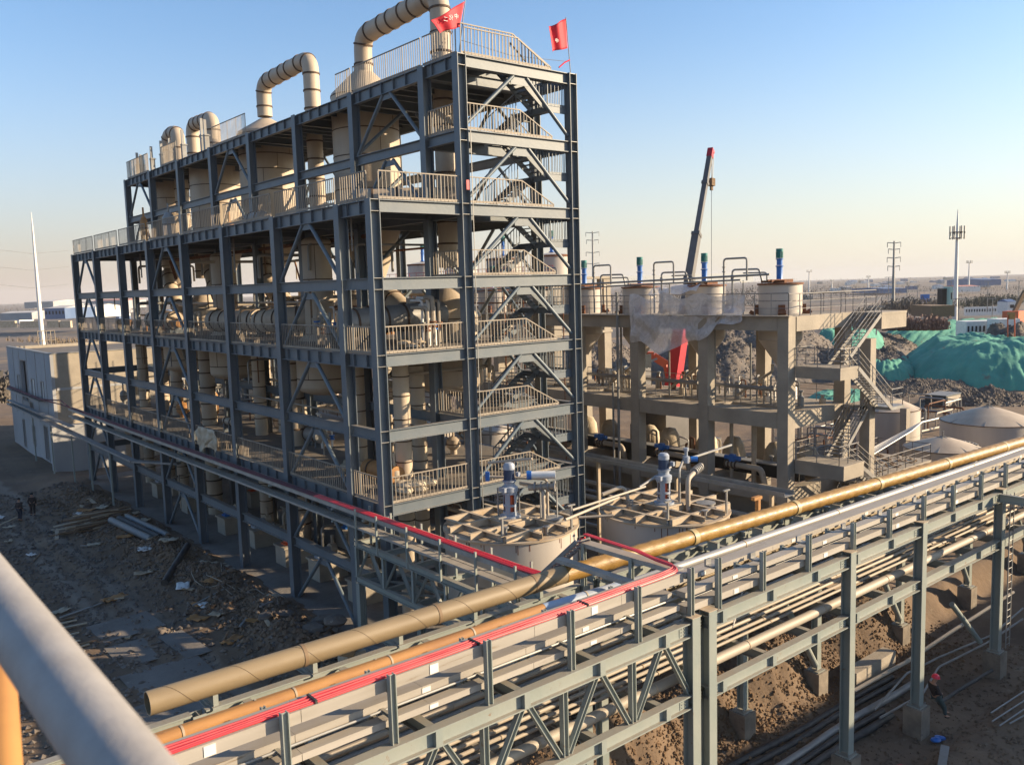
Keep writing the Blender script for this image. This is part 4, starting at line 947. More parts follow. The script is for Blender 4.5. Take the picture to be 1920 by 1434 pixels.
def big_agitator(t, x, y, z, h):
    MB().lathe((x, y, z), [(.01, 0), (.46, 0), (.46, .08), (.01, .081)], 18).build('base_plate', grey_m, t)
    st = MB()
    for a in (0.2, 1.75, 3.3, 4.9):
        for k in range(5):
            aa = a+k*.16; st.bar((x+cos(aa)*.27, y+sin(aa)*.27, z+.08), (x+cos(aa)*.27, y+sin(aa)*.27, z+h*.44), .06, .03, up=(cos(aa), sin(aa), 0))
    st.lathe((x, y, z+.08), [(.31, 0), (.31, .16), (.24, .17)], 20).lathe((x, y, z+h*.2), [(.30, 0), (.30, .08), (.24, .09)], 20).lathe((x, y, z+h*.42), [(.24, 0), (.33, .01), (.33, .1), (.01, .11)], 20)
    st.build('agitator_stand', grey_m, t)
    MB().tube([(x, y, z+.1), (x, y, z+h*.42)], .17, 12).build('coupling_guard', orange_m, t)
    MB().lathe((x, y, z+h*.45), [(.01, 0), (.26, 0), (.36, .05), (.36, h*.10), (.24, h*.13), (.24, h*.19), (.3, h*.2), (.3, h*.22), (.01, h*.221)], 20).box((x-.44, y-.2, z+h*.48), (x+.1, y+.2, z+h*.56)).build('gearbox', grey_m, t)
    mo = MB().lathe((x, y, z+h*.675), [(.01, 0), (.25, 0), (.25, .03), (.205, .04), (.205, h*.19), (.01, h*.191)], 20)
    for k in range(24):
        a = 2*pi*k/24; mo.bar((x+cos(a)*.215, y+sin(a)*.215, z+h*.69), (x+cos(a)*.215, y+sin(a)*.215, z+h*.86), .016, .035, up=(cos(a), sin(a), 0))
    mo.build('motor', navy, t)
    MB().lathe((x, y, z+h*.868), [(.01, 0), (.25, 0), (.25, h*.08), (.17, h*.12), (.01, h*.13)], 20).build('fan_cowl', grey_m, t)
    MB().box((x+.18, y-.4, z+h*.74), (x+.3, y-.2, z+h*.82)).build('terminal_box', grey_m, t)
T1C = (3.22, -4.95); T2C = (9.72, -8.0); TZ = 6.25; TR = 2.87
t1 = big_tank(T1C[0], T1C[1], TR, TZ, 'front storage tank beside the steel tower corner, rusty crossed beams on its lid', 1)
t2 = big_tank(T2C[0], T2C[1], TR, TZ, 'right hand front storage tank behind the mustard pipe, crossed beams on its lid', 2)
def topt(px, py): return onz(px, py, TZ+.37)
for t, px, py, ytop in ((t1, 957, 968, 866), (t2, 1245, 943, 848)):
    p = onz(px, py, TZ+.37); a = thing('agitator', ('left' if t is t1 else 'right')+' tall grey agitator drive with navy motor and orange guard on a front tank lid', 'agitator', (p.x, p.y, TZ+.37), 'agitator drives on the front tanks')
    lo, hi = 0, 6
    for _ in range(40):
        mm = (lo+hi)/2; q = V((p.x, p.y, TZ+.37+mm))-CP; yy = 717-FPX*q.dot(CU)/q.dot(CD)
        if yy > ytop: lo = mm
        else: hi = mm
    big_agitator(a, p.x, p.y, TZ+.37, lo)
    MB().box((p.x-.6, p.y-.6, TZ+.30), (p.x+.6, p.y+.6, TZ+.37)).build('mount_plate', rustbeam, t)
# valve train on tank 1
a = thing('valve_assembly', 'bent pipes with blue actuator and flanges on the left front tank lid', 'valves', tuple(onz(1020, 985, TZ)))
def g(px, py, z): p = onz(px, py, TZ+.1); return V((p.x, p.y, z))
B1 = onz(1020, 985, TZ); BX, BY = B1.x, B1.y
MB().tube(fillet([(BX, BY, TZ), (BX, BY, TZ+1.5), (BX+.2, BY+.5, TZ+1.6), (BX-.1, BY+1.4, TZ+1.65)], .25, 4), .085, 10).tube(fillet([(BX+.5, BY+.3, TZ), (BX+.5, BY+.3, TZ+1.9), (BX-1.6, BY+2.0, TZ+2.1)], .2, 4), .06, 10).build('pipe_run', pipe_b, a)
MB().tube([(BX-.9, BY+2.6, TZ+2.5), (BX+.2, BY+.9, TZ+2.75)], .06, 8).tube([(BX+.4, BY-.3, TZ+1.7), (BX-.3, BY+.6, TZ+1.6)], .13, 12).build('pipe_run', pipe_b, a)
for q in range(4): ring(a, (BX+.4-q*.18, BY-.3+q*.22, TZ+1.7-.02*q), (-.7, .9, 0), .13, .06, .1, galv)
MB().tube([(BX-.2, BY+.5, TZ+2.15), (BX+.55, BY-.2, TZ+2.15)], .17, 14).build('actuator', white, a)
MB().tube([(BX-.35, BY+.64, TZ+2.15), (BX-.2, BY+.5, TZ+2.15)], .2, 14).tube([(BX-1.5, BY+1.9, TZ+1.9), (BX-1.5, BY+1.9, TZ+2.3)], .1, 10).build('actuator_cap', blue_m, a)
for q, (dx, dy) in enumerate(((-.6, .9), (.1, .3), (.6, -.2), (-1.2, 1.6))): MB().bar((BX+dx, BY+dy, TZ+.1), (BX+dx, BY+dy, TZ+1.6), .05, .05, up=(1, 0, 0)).build('support_post', galv, a)
# valve trains on tank 2
a = thing('valve_assembly', 'thick elbow pipe with ringed expansion joint and blue valve on the right front tank lid', 'valves', tuple(onz(1290, 955, TZ)))
B2 = onz(1290, 957, TZ); BX, BY = B2.x, B2.y
E1 = onz(1338, 912, 7.9)
MB().tube(fillet([(BX, BY, TZ), (BX, BY, TZ+1.45), tuple(V((BX, BY, TZ+1.6)).lerp(V((BX+1.6, BY+.5, TZ+1.75)), 1))], .35, 5), .11, 12).build('pipe_run', pipe_b, a)
for q in range(5): ring(a, (BX+.75+q*.17, BY+.24+q*.055, TZ+1.62+.015*q), (1.6, .5, .12), .11, .07, .085, galv)
MB().tube(fillet([(BX-.1, BY+.4, TZ+.1), (BX-.1, BY+.4, TZ+1.8), (BX+.9, BY+1.0, TZ+2.0), (BX+5.5, BY+1.7, TZ+2.0)], .25, 4), .06, 8).tube([(BX-2.2, BY+.9, TZ+1.3), (BX-.2, BY+.8, TZ+1.9)], .06, 8).build('pipe_run', galv, a)
MB().lathe((BX+1.0, BY+.9, TZ+1.9), [(.01, 0), (.16, 0), (.16, .3), (.08, .32), (.08, .55), (.12, .56), (.12, .7), (.01, .7)], 12).build('actuator', grey_m, a)
MB().tube([(BX+1.2, BY+.8, TZ+2.05), (BX+1.45, BY+.6, TZ+2.05)], .13, 12).build('actuator_cap', blue_m, a)
MB().tube(fillet([(BX-3.4, BY+2.0, TZ+1.0), (BX-2.3, BY+1.7, TZ+1.25), (BX-2.1, BY+1.5, TZ+.1)], .35, 5), .09, 10).build('pipe_run', pipe_b, a)
for q in range(3): ring(a, (BX-2.15, BY+1.52, TZ+.35+q*.12), (0, 0, 1), .09, .05, .07, galv)
# thin pipes linking the two tanks
for i, (p, q, r_) in enumerate((((1073, 956, 7.5), (1210, 912, 7.7), .05), ((1060, 974, 7.2), (1160, 932, 7.4), .06), ((1085, 970, 6.5), (1150, 966, 6.5), .06))):
    duct([onz(*p), onz(*q)], r_, f'thin pale pipe between the two front tanks, {ORD[i]} from the top', .2, group='link pipes between the front tanks', name='link_pipe', cat='pipe', bands=False, n=8, mt=(pipe_b, pipe_b, pipe_b)[i])
p = ony(1421, 975, -10.2)
t = thing('support_post', 'rusty orange T-shaped post behind the mustard pipe, right of the front tanks', 'post', (p.x, p.y, 0))
MB().box((p.x-.09, p.y-.09, -.4), (p.x+.09, p.y+.09, 6.35)).build('upright', orangep, t); MB().box((p.x-.4, p.y-.1, 6.353), (p.x+.2, p.y+.1, 6.5)).build('cap', orangep, t)
# right hand storage tanks
def cone_tank(cx, cy, r, z1, hc, lab, n=64, mt=beige2):
    t = thing('cone_roof_tank', lab, 'tank', (cx, cy, -.5), 'cone roofed tanks on the right')
    MB().lathe((cx, cy, -.8), [(r, 0), (r, z1+.8)], n).build('shell', mt, t)
    MB().lathe((cx, cy, z1), [(r+.06, -.03), (r*.75, hc*.30), (r*.5, hc*.57), (r*.25, hc*.82), (.02, hc)], n).build('cone_roof', beige, t)
    ring(t, (cx, cy, z1), (0, 0, 1), r, .06, .05, n=n)
    MB().tube([(cx, cy, z1+hc-.05), (cx, cy, z1+hc+.4)], .06, 8).build('vent', galv, t)
    sm = MB()
    for k in range(8):
        a = k*pi/4+.3; sm.bar((cx+cos(a)*r, cy+sin(a)*r, z1+.03), (cx+cos(a)*r*.03, cy+sin(a)*r*.03, z1+hc+.01), .05, .03)
    sm.build('roof_seam', galv, t); ring(t, (cx, cy, z1-2.4), (0, 0, 1), r, .02, .006, n=n)
    return t
cone_tank(57.6, -2.9, 3.75, 4.0, 1.25, 'largest cone roofed tank at the right edge behind the mustard pipe')
t = cone_tank(47.5, -3.6, 2.8, 3.2, .85, 'small cone roofed tank in front of the largest one')
for k in range(9):
    a = -.9+k*.16; MB().box((47.5+cos(a)*2.4-.1, -3.6+sin(a)*2.4-.1, 3.35), (47.5+cos(a)*2.4+.1, -3.6+sin(a)*2.4+.1, 3.45)).build('roof_bolt_plate', galv, t)
cone_tank(59.1, 7.0, 3.1, 4.0, 1.3, 'cone roofed tank beyond the concrete stair, with round vent')
MB().lathe((44.2, 1.0, -.5), [(.6, 0), (.6, 4.8), (.3, 5.3), (.01, 5.4)], 20).build('slim_tank', beige2, None, 'slim upright tank with domed cap between the stair and the cone roofed tanks', 'tank')
b = MB().box((56.0, 3.4, -.5), (56.7, 4.0, 4.6)); b.build('concrete_post', conc, None, 'pale concrete post left of the largest cone roofed tank', 'post')
# pipe jungle around tanks
ry = random.Random(11)
for i in range(44):
    x = ry.uniform(52, 84); y = ry.uniform(3, 16); z = ry.uniform(.4, 2.9); L = ry.uniform(2, 8); r_ = ry.uniform(.06, .13)
    pts = [(x, y, -.3), (x, y, z), (x+L, y+ry.uniform(-.5, .5), z), (x+L, y, -.3)] if i % 2 else [(x, y, -.3), (x, y, z), (x, y+L*.7, z), (x, y+L*.7, -.3)]
    duct(pts, r_, 'yard pipe loop among the cone roofed tanks', .25, group='yard pipe loops near the cone roofed tanks', name='yard_pipe', cat='pipe', bands=False, n=7, k=3, mt=ry.choice((galv, pipe_b, rust)))
# leaning bundle of silver pipes on the low platform
pb = thing('pipe_bundle', 'bundle of silver pipes leaning over the low platform rail', 'pipes', (36, -4.2, 3.0))
for k in range(7):
    y = -5.3+.14*k; MB().tube([ony(1610+1.5*k, 868-3.2*k, -4.3+.1*k), ony(1712+3*k, 806-2.6*k, -4.2+.1*k)], .06, 8).build('pipe_run', silverp, pb)
t = thing('container', 'small dark container with pale end standing before the green netted mound', 'container', (92, 17, -.5))
MB().box((88.5, 14.2, -.6), (92.5, 16.8, 1.5)).build('body', blackp, t); MB().box((88.4, 14.15, 1.503), (92.6, 16.85, 1.6)).build('roof', steel, t); MB().box((88.7, 14.12, -.5), (92.3, 14.19, 1.4)).build('end_panel', conc, t)
# ================================================================== PIPE RACK
PR = thing('pipe_rack', 'long two-level grey-green steel pipe rack crossing the foreground', 'pipe rack', (5, -16.4, -.2))
YF, YR = -18.4, -14.1
ZU, ZL = 7.05, 4.95
PX = [(-25.9, 0), (-13.55, 0), (-1.33, 0), (-.55, 0), (7.1, 0), (12.2, 0), (19.6, 0), (27, 0), (35, 0), (43, 0)]
FCOL = [-13.6, -1.35, -.62, 7.05, 12.25, 19.55, 27, 35, 43, 51]
def rm(name, p0, p1, w, h, kind='H', up=(0, 0, 1)): return member(name, p0, p1, kind, w, h, rsteel, PR, up=up)
pierm = mat('stained pier concrete', (.26, .215, .165), .9, col2=(.14, .115, .09), sc=1.1, col3=(.09, .07, .05), t3=.6, sc3=2, bump=.4, bsc=5)
for x in FCOL:
    rm('column', (x, YF, -.05), (x, YF, ZU+.12), .34, .36, up=(0, 1, 0)); rm('column', (x, YR, -.05), (x, YR, ZU-.05), .30, .30, up=(0, 1, 0))
    MB().box((x-.2, YF-.2, ZU+.122), (x+.2, YF+.2, ZU+.14)).build('cap_plate', rustbeam, PR)
    for y in (YF, YR):
        MB().box((x-.36, y-.36, -1.9), (x+.36, y+.36, -.12)).build('pier', pierm, PR); MB().box((x-.27, y-.27, -.119), (x+.27, y+.27, -.08)).build('base_plate', rsteel, PR)
    for z in (ZU-.2, ZL-.2):
        for dz in (.18, -.18): MB().box((x-.17, YF-.165, z+dz-.01), (x+.17, YF+.165, z+dz+.01)).build('stiffener', rsteel, PR)
spans = [(-26, -13.6), (-13.6, -1.35), (-.62, 7.05), (7.05, 12.25), (12.25, 19.55), (19.55, 27), (27, 35), (35, 43), (43, 51)]
for a, c_ in spans:
    for z, h in ((ZU, .42), (ZL, .40)):
        rm('beam', (a+.18, YF, z-h/2), (c_-.18, YF, z-h/2), .26, h); rm('beam', (a+.16, YR, z-h/2), (c_-.16, YR, z-h/2), .24, h)
    if a < -1:     # trusses left of the double column
        n = 5; s_ = (c_-a)/n
        for i in range(1, n):
            x = a+s_*i; rm('truss_post', (x, YF, ZL-.02), (x, YF, ZU-.42), .16, .16)
            rm('truss_post', (x, YR, ZL-.02), (x, YR, ZU-.42), .16, .16)
        for i in range(n):
            x = a+s_*i; xm = x+s_/2
            for y in (YF, YR):
                rm('truss_diagonal', (x+.14, y+.015, ZL+.02), (xm-.1, y+.015, ZU-.42), .14, .14); rm('truss_diagonal', (x+s_-.14, y+.015, ZL+.02), (xm+.1, y+.015, ZU-.42), .14, .14)
# cross beams both levels (seen dark between the pipes)
x = -25.0
while x < 50:
    rm('cross_beam', (x, YF+.14, ZU-.2), (x, YR-.12, ZU-.2), .2, .3); rm('cross_beam', (x, YF+.14, ZL-.2), (x, YR-.12, ZL-.2), .2, .3)
    for z in (ZU-.2, ZL-.2): MB().box((x-.09, YF-.135, z-.19), (x+.09, YF-.008, z+.17)).build('stiffener', rsteel, PR)
    x += 2.5
# outriggers carrying the big outer pipe
x = -13.2
while x < 46:
    rm('outrigger', (x, YR+.1, ZU+.05-.12), (x, YR+.9 if x < 2 else YR-.3, ZU-.07), .16, .22); x += 2.5
# brace down to the ground, bottom right
for x in (12.25, 19.55, 27, 35):
    member('brace', (x-2.6, YR-.1, 3.6), (x-.2, YR-.1, .2), 'T', .13, 10, rsteel, PR)
member('brace', (17.2, YF+.9, 2.4), (19.2, YF+.5, .25), 'T', .12, 10, rsteel, PR); member('brace', (22.2, YF+.9, 3.4), (20.0, YF+.3, .25), 'T', .12, 10, rsteel, PR)
member('brace', (5.0, YR-.3, 2.7), (1.6, YR-.2, 4.5), 'T', .16, 10, rsteel, PR)
# ladder on the column at the right
lad = bpy.data.objects.new('ladder', MB().box((19.35, YF-.5, .2), (19.39, YF-.46, ZU)).box((19.75, YF-.5, .2), (19.79, YF-.46, ZU)).mesh('ladder', galv)); put(lad, PR, Matrix.Identity(4))
for i in range(22): member('rung', (19.39, YF-.48, .35+i*.31), (19.75, YF-.48, .35+i*.31), 'T', .012, 6, galv, lad)
# upright posts carrying the trays
posts = [-13.4, -11.03, -8.51, -5.93, -3.51, -1.34, -.11, 2.07, 4.59, 7.35, 9.86, 12.5, 15.0, 17.6, 20.1, 22.6, 25.1, 27.6, 30.1, 32.6, 35.1]
for x in posts:
    zt = 8.55 if x < 0 else (8.25 if x < 6 else 8.1)
    rm('tray_post', (x, YF+.02, ZU+.002), (x, YF+.02, zt), .14, .15, up=(1, 0, 0))
    for z in ((7.45, 7.75, 8.3) if x < -1.4 else (7.3, 7.75)): rm('tray_bracket', (x, YF+.1, z-.14), (x, YF+.95, z-.14), .08, .08)
    if x > -1.4: MB().box((x-.12, YF+.1, zt-.32), (x+.12, YF+.42, zt-.26)).box((x-.12, YF+.36, zt-.26), (x+.12, YF+.42, zt-.1)).build('clamp_bracket', galv, PR)
    rm('tray_post', (x, YF+1.0, ZU+.002), (x, YF+1.0, 8.3 if x < -1.4 else 7.7), .1, .1, up=(1, 0, 0))
# cable trays: covered channels, three heights
TGp = 'covered cable trays on the pipe rack'
def tray(x0, x1, y0, y1, z, h, lab, seg=3.0):
    t = thing('cable_tray', lab, 'cable tray', ((x0+x1)/2, (y0+y1)/2, z-h), TGp)
    x = x0
    while x < x1-.1:
        e = min(x+seg, x1); dz = random.uniform(-.006, .006)
        MB().box((x+.006, y0, z-h), (e-.006, y1, z-.012)).build('tray_section', tray_m, t)
        MB().box((x+.004, y0-.012, z-.011+dz*.3), (e-.004, y1+.012, z+.004+dz*.3)).build('tray_cover', tray_m, t)
        x = e
    # clips and labels plates
    for i in range(int((x1-x0)/4.9)):
        xx = x0+2.2+i*4.9; MB().box((xx, y0-.012, z-h+.02), (xx+.22, y0-.002, z-.04)).build('tag_plate', white, t)
    return t
tray(-22, -1.5, -18.26, -17.74, 8.42, .26, 'top cable tray left of the double column, carrying the red cables')
tray(-22, -1.6, -17.92, -17.52, 7.78, .17, 'middle cable tray below the red cable tray, left of the double column')
tray(-22, -1.6, -18.2, -17.95, 7.5, .15, 'narrow lower cable tray just above the rack front beam, left part')
tray(-22, -1.6, -17.14, -16.84, 7.42, .2, 'low covered tray behind the others, left of the double column')
tray(-1.4, 44, -18.22, -17.92, 7.80, .16, 'upper front cable tray right of the double column')
tray(-1.4, 44, -18.26, -17.96, 7.40, .2, 'lower front cable tray just above the front beam, right of the double column')
tray(-1.4, 44, -17.05, -16.88, 7.62, .16, 'front one of three pale trays beside the silver pipe')
tray(-1.4, 44, -16.84, -16.69, 7.60, .12, 'middle one of three pale trays beside the silver pipe')
tray(-1.4, 44, -16.64, -16.52, 7.58, .10, 'rear one of three pale trays beside the silver pipe')
# red cables on the top tray
RG = 'bundles of red cable on trays'
rc = thing('red_cable_bundle', 'flat bundle of red cables lying along the top tray of the pipe rack', 'cables', (-12, -18, 8.43), RG)
cu0 = onz(1090, 1012, 8.7)
for k in range(6):
    y = -18.2+.05*k; zz = 8.445+.012*(k % 2)
    rr = .025
    pts = [(-22, y, zz)]+[(x_, y+.012*sin(x_*1.3+k), zz) for x_ in [-20+i*1.5 for i in range(12)]]
    xe = -1.42+.03*k
    pts += [(xe-.9, y, zz+.01), (xe-.05, y+.02, zz+.03), (xe, y+1.0, zz+.05), (xe-.02, -16.4, 8.6), (xe-.02, -14.25, 8.66)]
    MB().tube(fillet([(p[0], p[1]+random.uniform(-.012, .012), p[2]+random.uniform(-.004, .01)) for p in pts], .75, 7), rr, 6).build('cable', pinkc if k % 2 else redc, rc)
# cross-over trays from the tower side across the rack
ct = thing('cable_tray', 'short cable tray crossing over the mustard pipe, red cables above it', 'cable tray', (-1.4, -16.2, 8.3), TGp)
MB().box((-1.5, -18.3, 8.27), (-1.12, -14.2, 8.40)).build('tray_section', tray_m, ct); MB().box((-2.35, -17.7, 7.9), (-2.05, -13.9, 8.02)).build('tray_section', tray_m, ct)
for y in (-16.3, -14.3): rm('tray_post', (-1.5, y, ZU), (-1.5, y, 8.38), .12, .12, up=(1, 0, 0))
# sloping ladder tray down to the facade tray
lt = thing('ladder_tray', 'sloping ladder-type tray with dark cables linking the facade tray to the rack', 'cable tray', (-1.2, -12.8, 6.8))
A0 = V((-.9, -11.9, 6.75)); B0 = V((-1.48, -14.25, 8.5))
for dx in (-.3, .3): MB().bar(A0+V((dx, 0, 0)), B0+V((dx, 0, 0)), .03, .14).build('side_rail', galv, lt)
for i in range(12):
    p = A0.lerp(B0, i/11); MB().bar(p+V((-.3, 0, 0)), p+V((.3, 0, 0)), .06, .03).build('rung', galv, lt)
MB().tube([A0+V((.1, 0, .06)), B0+V((.1, 0, .06))], .03, 6).tube([A0+V((-.05, 0, .06)), B0+V((-.05, 0, .06))], .03, 6).build('cable', redc, lt)
# ---- pipes on the upper level
G9 = 'pipes lying on the pipe rack upper level'
def rp_(p0, p1, r, lab, mt, every=0, name='rack_pipe', group=G9, n=16, pts=None):
    t = thing(name, lab, 'pipe', tuple(p0), group); P = pts or [V(p0), V(p1)]
    MB().tube(P, r, n).build('pipe_run', mt, t)
    if every:
        L = (P[-1]-P[0]).length; k = int(L/every)
        for i in range(1, k): ring(t, P[0].lerp(P[-1], i/k), P[-1]-P[0], r, .05, .006 if mt in (tanp, yellowp) else .012, mt if mt is yellowp else rustbeam)
    return t
tp = thing('tan_pipe', 'thick tan wrapped pipe with open left end along the rear edge of the rack', 'pipe', (-14.6, -14.0, 7.5), G9)
b = MB(); A = V((-14.62, -13.95, 7.52)); B = V((-2.4, -14.32, 7.62)); Cc = V((60, -18.0, 7.6))
b.tube([A, A.lerp(B, .5), B], .27, 28, cap=False); b.tube([A, A.lerp(B, .12)], .245, 28, cap=False); b.build('pipe_wall', tanp, tp)
d_ = (B-A).normalized(); e = MB(); vs = []
for rr in (.245, .27):
    M_ = axisM(A, B)
    for k in range(28): a_ = 2*pi*k/28; vs.append(M_ @ V((-.001, rr*cos(a_), rr*sin(a_))))
e.add(vs, [(k, (k+1) % 28, 28+(k+1) % 28, 28+k) for k in range(28)]); e.build('pipe_lip', rustbeam, tp)
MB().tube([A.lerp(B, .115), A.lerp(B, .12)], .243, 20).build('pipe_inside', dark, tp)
yp = thing('mustard_pipe', 'thick glossy mustard wrapped pipe with spiral joints running to the right edge', 'pipe', (20, -15.5, 7.6), G9)
B2_ = V((-2.4, -14.32, 7.62)); C2_ = V((62, -17.35, 7.62)); L = (C2_-B2_).length; n = int(L/.22); pts = []; rs_ = []
for i in range(n+1):
    pts.append(B2_.lerp(C2_, i/n)); rs_.append(.256+.02*(i % 3 == 0)+.007*random.random())
MB().tube(pts, rs_, 26).build('pipe_run', yellowp, yp)
for i in range(1, 11): ring(yp, B2_.lerp(C2_, i/11), C2_-B2_, .272, .22, .012, mat('pale joint wrap', (.40, .30, .14), .5))
rp_((-1.2, -15.75, 7.35), (46, -16.32, 7.38), .14, 'bright silver pipe beside the mustard pipe', silverp, 5.8, n=22)
rp_((-22, -15.35, 7.3), (-4.2, -15.4, 7.3), .16, 'wider rusty orange pipe left of the red cable crossing', orangep, 2.5, n=18)
rp_((-22, -14.95, 7.22), (-3.2, -15.05, 7.22), .085, 'thin rusty orange pipe beside the wider one', orangep, 3.0, n=12)
rp_((-4.2, -15.4, 7.3), (-1.2, -15.75, 7.35), .165, 'short pale blue and white pipe length joining the orange and silver pipes', mat('pale blue pipe', (.28, .36, .48), .4, col2=(.42, .42, .42), sc=1.2), 1.4)
ex_ = [(-17.75, 7.5, .03), (-17.62, 7.22, .04), (-17.25, 7.25, .05), (-16.95, 7.5, .03), (-17.2, 7.32, .03), (-16.72, 7.3, .045), (-16.5, 7.45, .03), (-17.98, 7.62, .03)]
for i, (y, z, r_) in enumerate(ex_): rp_((-22, y, z), (50, y-.05, z), r_, f'very thin conduit between the trays on the rack, {ORD[i]} from the tan pipe side', (pipe_b, galv, tanp)[i % 3], 0, n=6, name='conduit', group='thin conduits between the rack trays')
for i, (y, z, r_, x0, mt) in enumerate(((-16.35, 7.17, .07, -22, pipe_b), (-16.6, 7.19, .09, -22, tanp), (-16.1, 7.15, .06, 1.5, pipe_b), (-17.42, 7.45, .095, -22, tanp))):
    rp_((x0, y, z), (50, y-.05, z), r_, f'thin pipe on the upper rack level, {ORD[i]} of four between the trays', mt, 6, n=10)
duct([(-2.9, -17.3, 7.2), (-2.9, -17.3, 7.75), (-2.2, -17.3, 7.85), (-2.2, -16.6, 7.85)], .07, 'small pale pipe loop beside the double column tray post', .2, name='pipe_loop', cat='pipe', bands=False, n=8, mt=pipe_b)
# ---- lower level
G10 = 'pipes lying on the pipe rack lower level'
lw = [(-17.72, .15, 'widest', pipe_b), (-17.0, .05, 'thin', pipe_b), (-16.72, .055, 'thin', pipe_b), (-16.4, .06, 'thin', pipe_b), (-16.1, .05, 'thin', pipe_b), (-15.72, .09, 'medium', pipe_b), (-15.35, .055, 'thin', pipe_b), (-14.95, .07, 'thin', galv), (-14.6, .1, 'medium', pipe_b)]
for i, (y, r_, w_, mt) in enumerate(lw):
    t = rp_((-24, y, ZL+r_+.01), (50, y-.15, ZL+r_+.01), r_, f'{w_} beige pipe on the lower rack level, {ORD[i]} from the front', mt, 4.2 if i == 0 else 5.5, group=G10, n=14 if i == 0 else 9, name='lower_rack_pipe')
# bundle of short rods on the lower level
rb = thing('rod_bundle', 'bundle of short silver rods lying on the lower rack level right of the double column', 'rods', (4.4, -16.6, 5.1))
for k in range(9): MB().tube([(2.6+.1*k, -16.9+.06*k, 5.28+.03*(k % 3)), (5.2+.08*k, -15.4+.05*k, 5.30+.03*(k % 3))], .022, 6).build('rod', silverp, rb)
for x_ in (8.8, 16.5, 22): MB().box((x_, -17.2, ZL+.02), (x_+1.6, -15.6, ZL+.05)).build('board', rustbeam, None, f'flat brown sheet on the lower rack level, {"left" if x_ < 10 else "middle" if x_ < 20 else "right"} one of three', 'board', 'sheets on the lower rack level')
# walkway frame at the right edge
wf = thing('side_platform', 'grey steel side platform frame joining the rack at the right edge', 'platform frame', (21, -19.5, 6.9))
for p, q in (((19.0, YF-.2, 6.9), (19.0, YF-3.4, 6.9)), ((25.5, YF-.2, 6.9), (25.5, YF-3.4, 6.9)), ((19.0, YF-1.2, 6.9), (27, YF-1.2, 6.9)), ((19.0, YF-3.4, 6.9), (27, YF-3.4, 6.9))):
    member('beam', p, q, 'H', .2, .36, rsteel, wf)
# ================================================================== PIPE BRIDGE (truss) from tower to rack
PB = thing('truss_bridge', 'grey-blue steel truss bridge linking the tower corner to the pipe rack', 'truss bridge', (0, -6, 3.3))
def bm(name, p0, p1, w, h, kind='H'): return member(name, p0, p1, kind, w, h, rsteel, PB)
yn = [1.1, -1.25, -3.6, -5.95, -8.3, -10.65, -13.0]
for X in (-1.0, .72):
    for z in (5.0, 3.35): bm('chord', (X, 1.2, z), (X, -13.9, z), .22, .26)
    for y in yn: bm('truss_post', (X, y, 3.48), (X, y, 4.87), .14, .14)
    for i in range(len(yn)-1):
        ym = (yn[i]+yn[i+1])/2
        bm('truss_diagonal', (X, yn[i]-.06, 3.5), (X, ym+.1, 4.87), .09, .09); bm('truss_diagonal', (X, yn[i+1]+.06, 3.5), (X, ym-.1, 4.87), .12, .12)
for y in yn:
    for z in (5.0, 3.35): bm('cross_beam', (-.87, y, z), (.59, y, z), .16, .24)
for i in range(len(yn)-1):
    bm('plan_brace', (-.85, yn[i], 3.3), (.55, yn[i+1], 3.3), .08, .08)
member('column', (-1.0, .9, 0), (-1.0, .9, 3.2), 'H', .3, .3, rsteel, PB); member('column', (.72, -1.4, 0), (.72, -1.4, 3.2), 'H', .3, .3, rsteel, PB)
# facade trays on posts
FT = thing('facade_tray', 'upper cable tray along the steel tower facade, red cables on top', 'cable tray', (-.9, 20, 6.4))
ysf = [53.5, 48, 42, 36, 30, 24, 18, 12, 6, 0, -4, -8, -11.95]
for i in range(len(ysf)-1): MB().box((-1.15, ysf[i+1]+.01, 6.38), (-.62, ysf[i]-.01, 6.56)).build('tray_section', tray_m, FT)
LT_ = thing('facade_tray', 'lower slim cable tray along the steel tower facade', 'cable tray', (-.9, 20, 5.8))
for i in range(len(ysf)-1): MB().box((-1.2, ysf[i+1]+.01, 5.80), (-.86, ysf[i]-.01, 5.90)).box((-.76, ysf[i+1]+.01, 5.80), (-.6, ysf[i]-.01, 5.88)).build('tray_section', tray_m, LT_)
for y in (0.6, -1.2, -3.6, -6, -8.3, -10.6):
    MB().box((-1.3, y-.04, 5.0), (-1.22, y+.04, 6.75)).box((-.55, y-.04, 5.0), (-.47, y+.04, 6.75)).build('tray_post', rsteel, FT)
for y in YC: MB().box((-1.25, y-.05, 6.28), (-.24, y+.05, 6.375)).box((-1.25, y-.05, 5.7), (-.24, y+.05, 5.795)).build('tray_bracket', rsteel, FT)
rc2 = thing('red_cable_bundle', 'red cables lying along the tower facade tray down to the pipe rack', 'cables', (-.9, 20, 6.57), RG)
for k in range(5):
    x_ = -1.08+.075*k; pts = [(x_+.012*sin(i*1.7+k), 53.3-i*2.2, 6.59+.01*(k % 2)) for i in range(30)]
    pts = [p for p in pts if p[1] > -11.6]+[(x_, -11.8, 6.62)]
    MB().tube([p for p in pts if p[1] > 3.5], .032, 6).build('cable', shadered, rc2); MB().tube([p for p in pts if p[1] < 6.4], .033, 6).build('cable', redc, rc2)  # far run in the shade-darkened red, near run in plain red
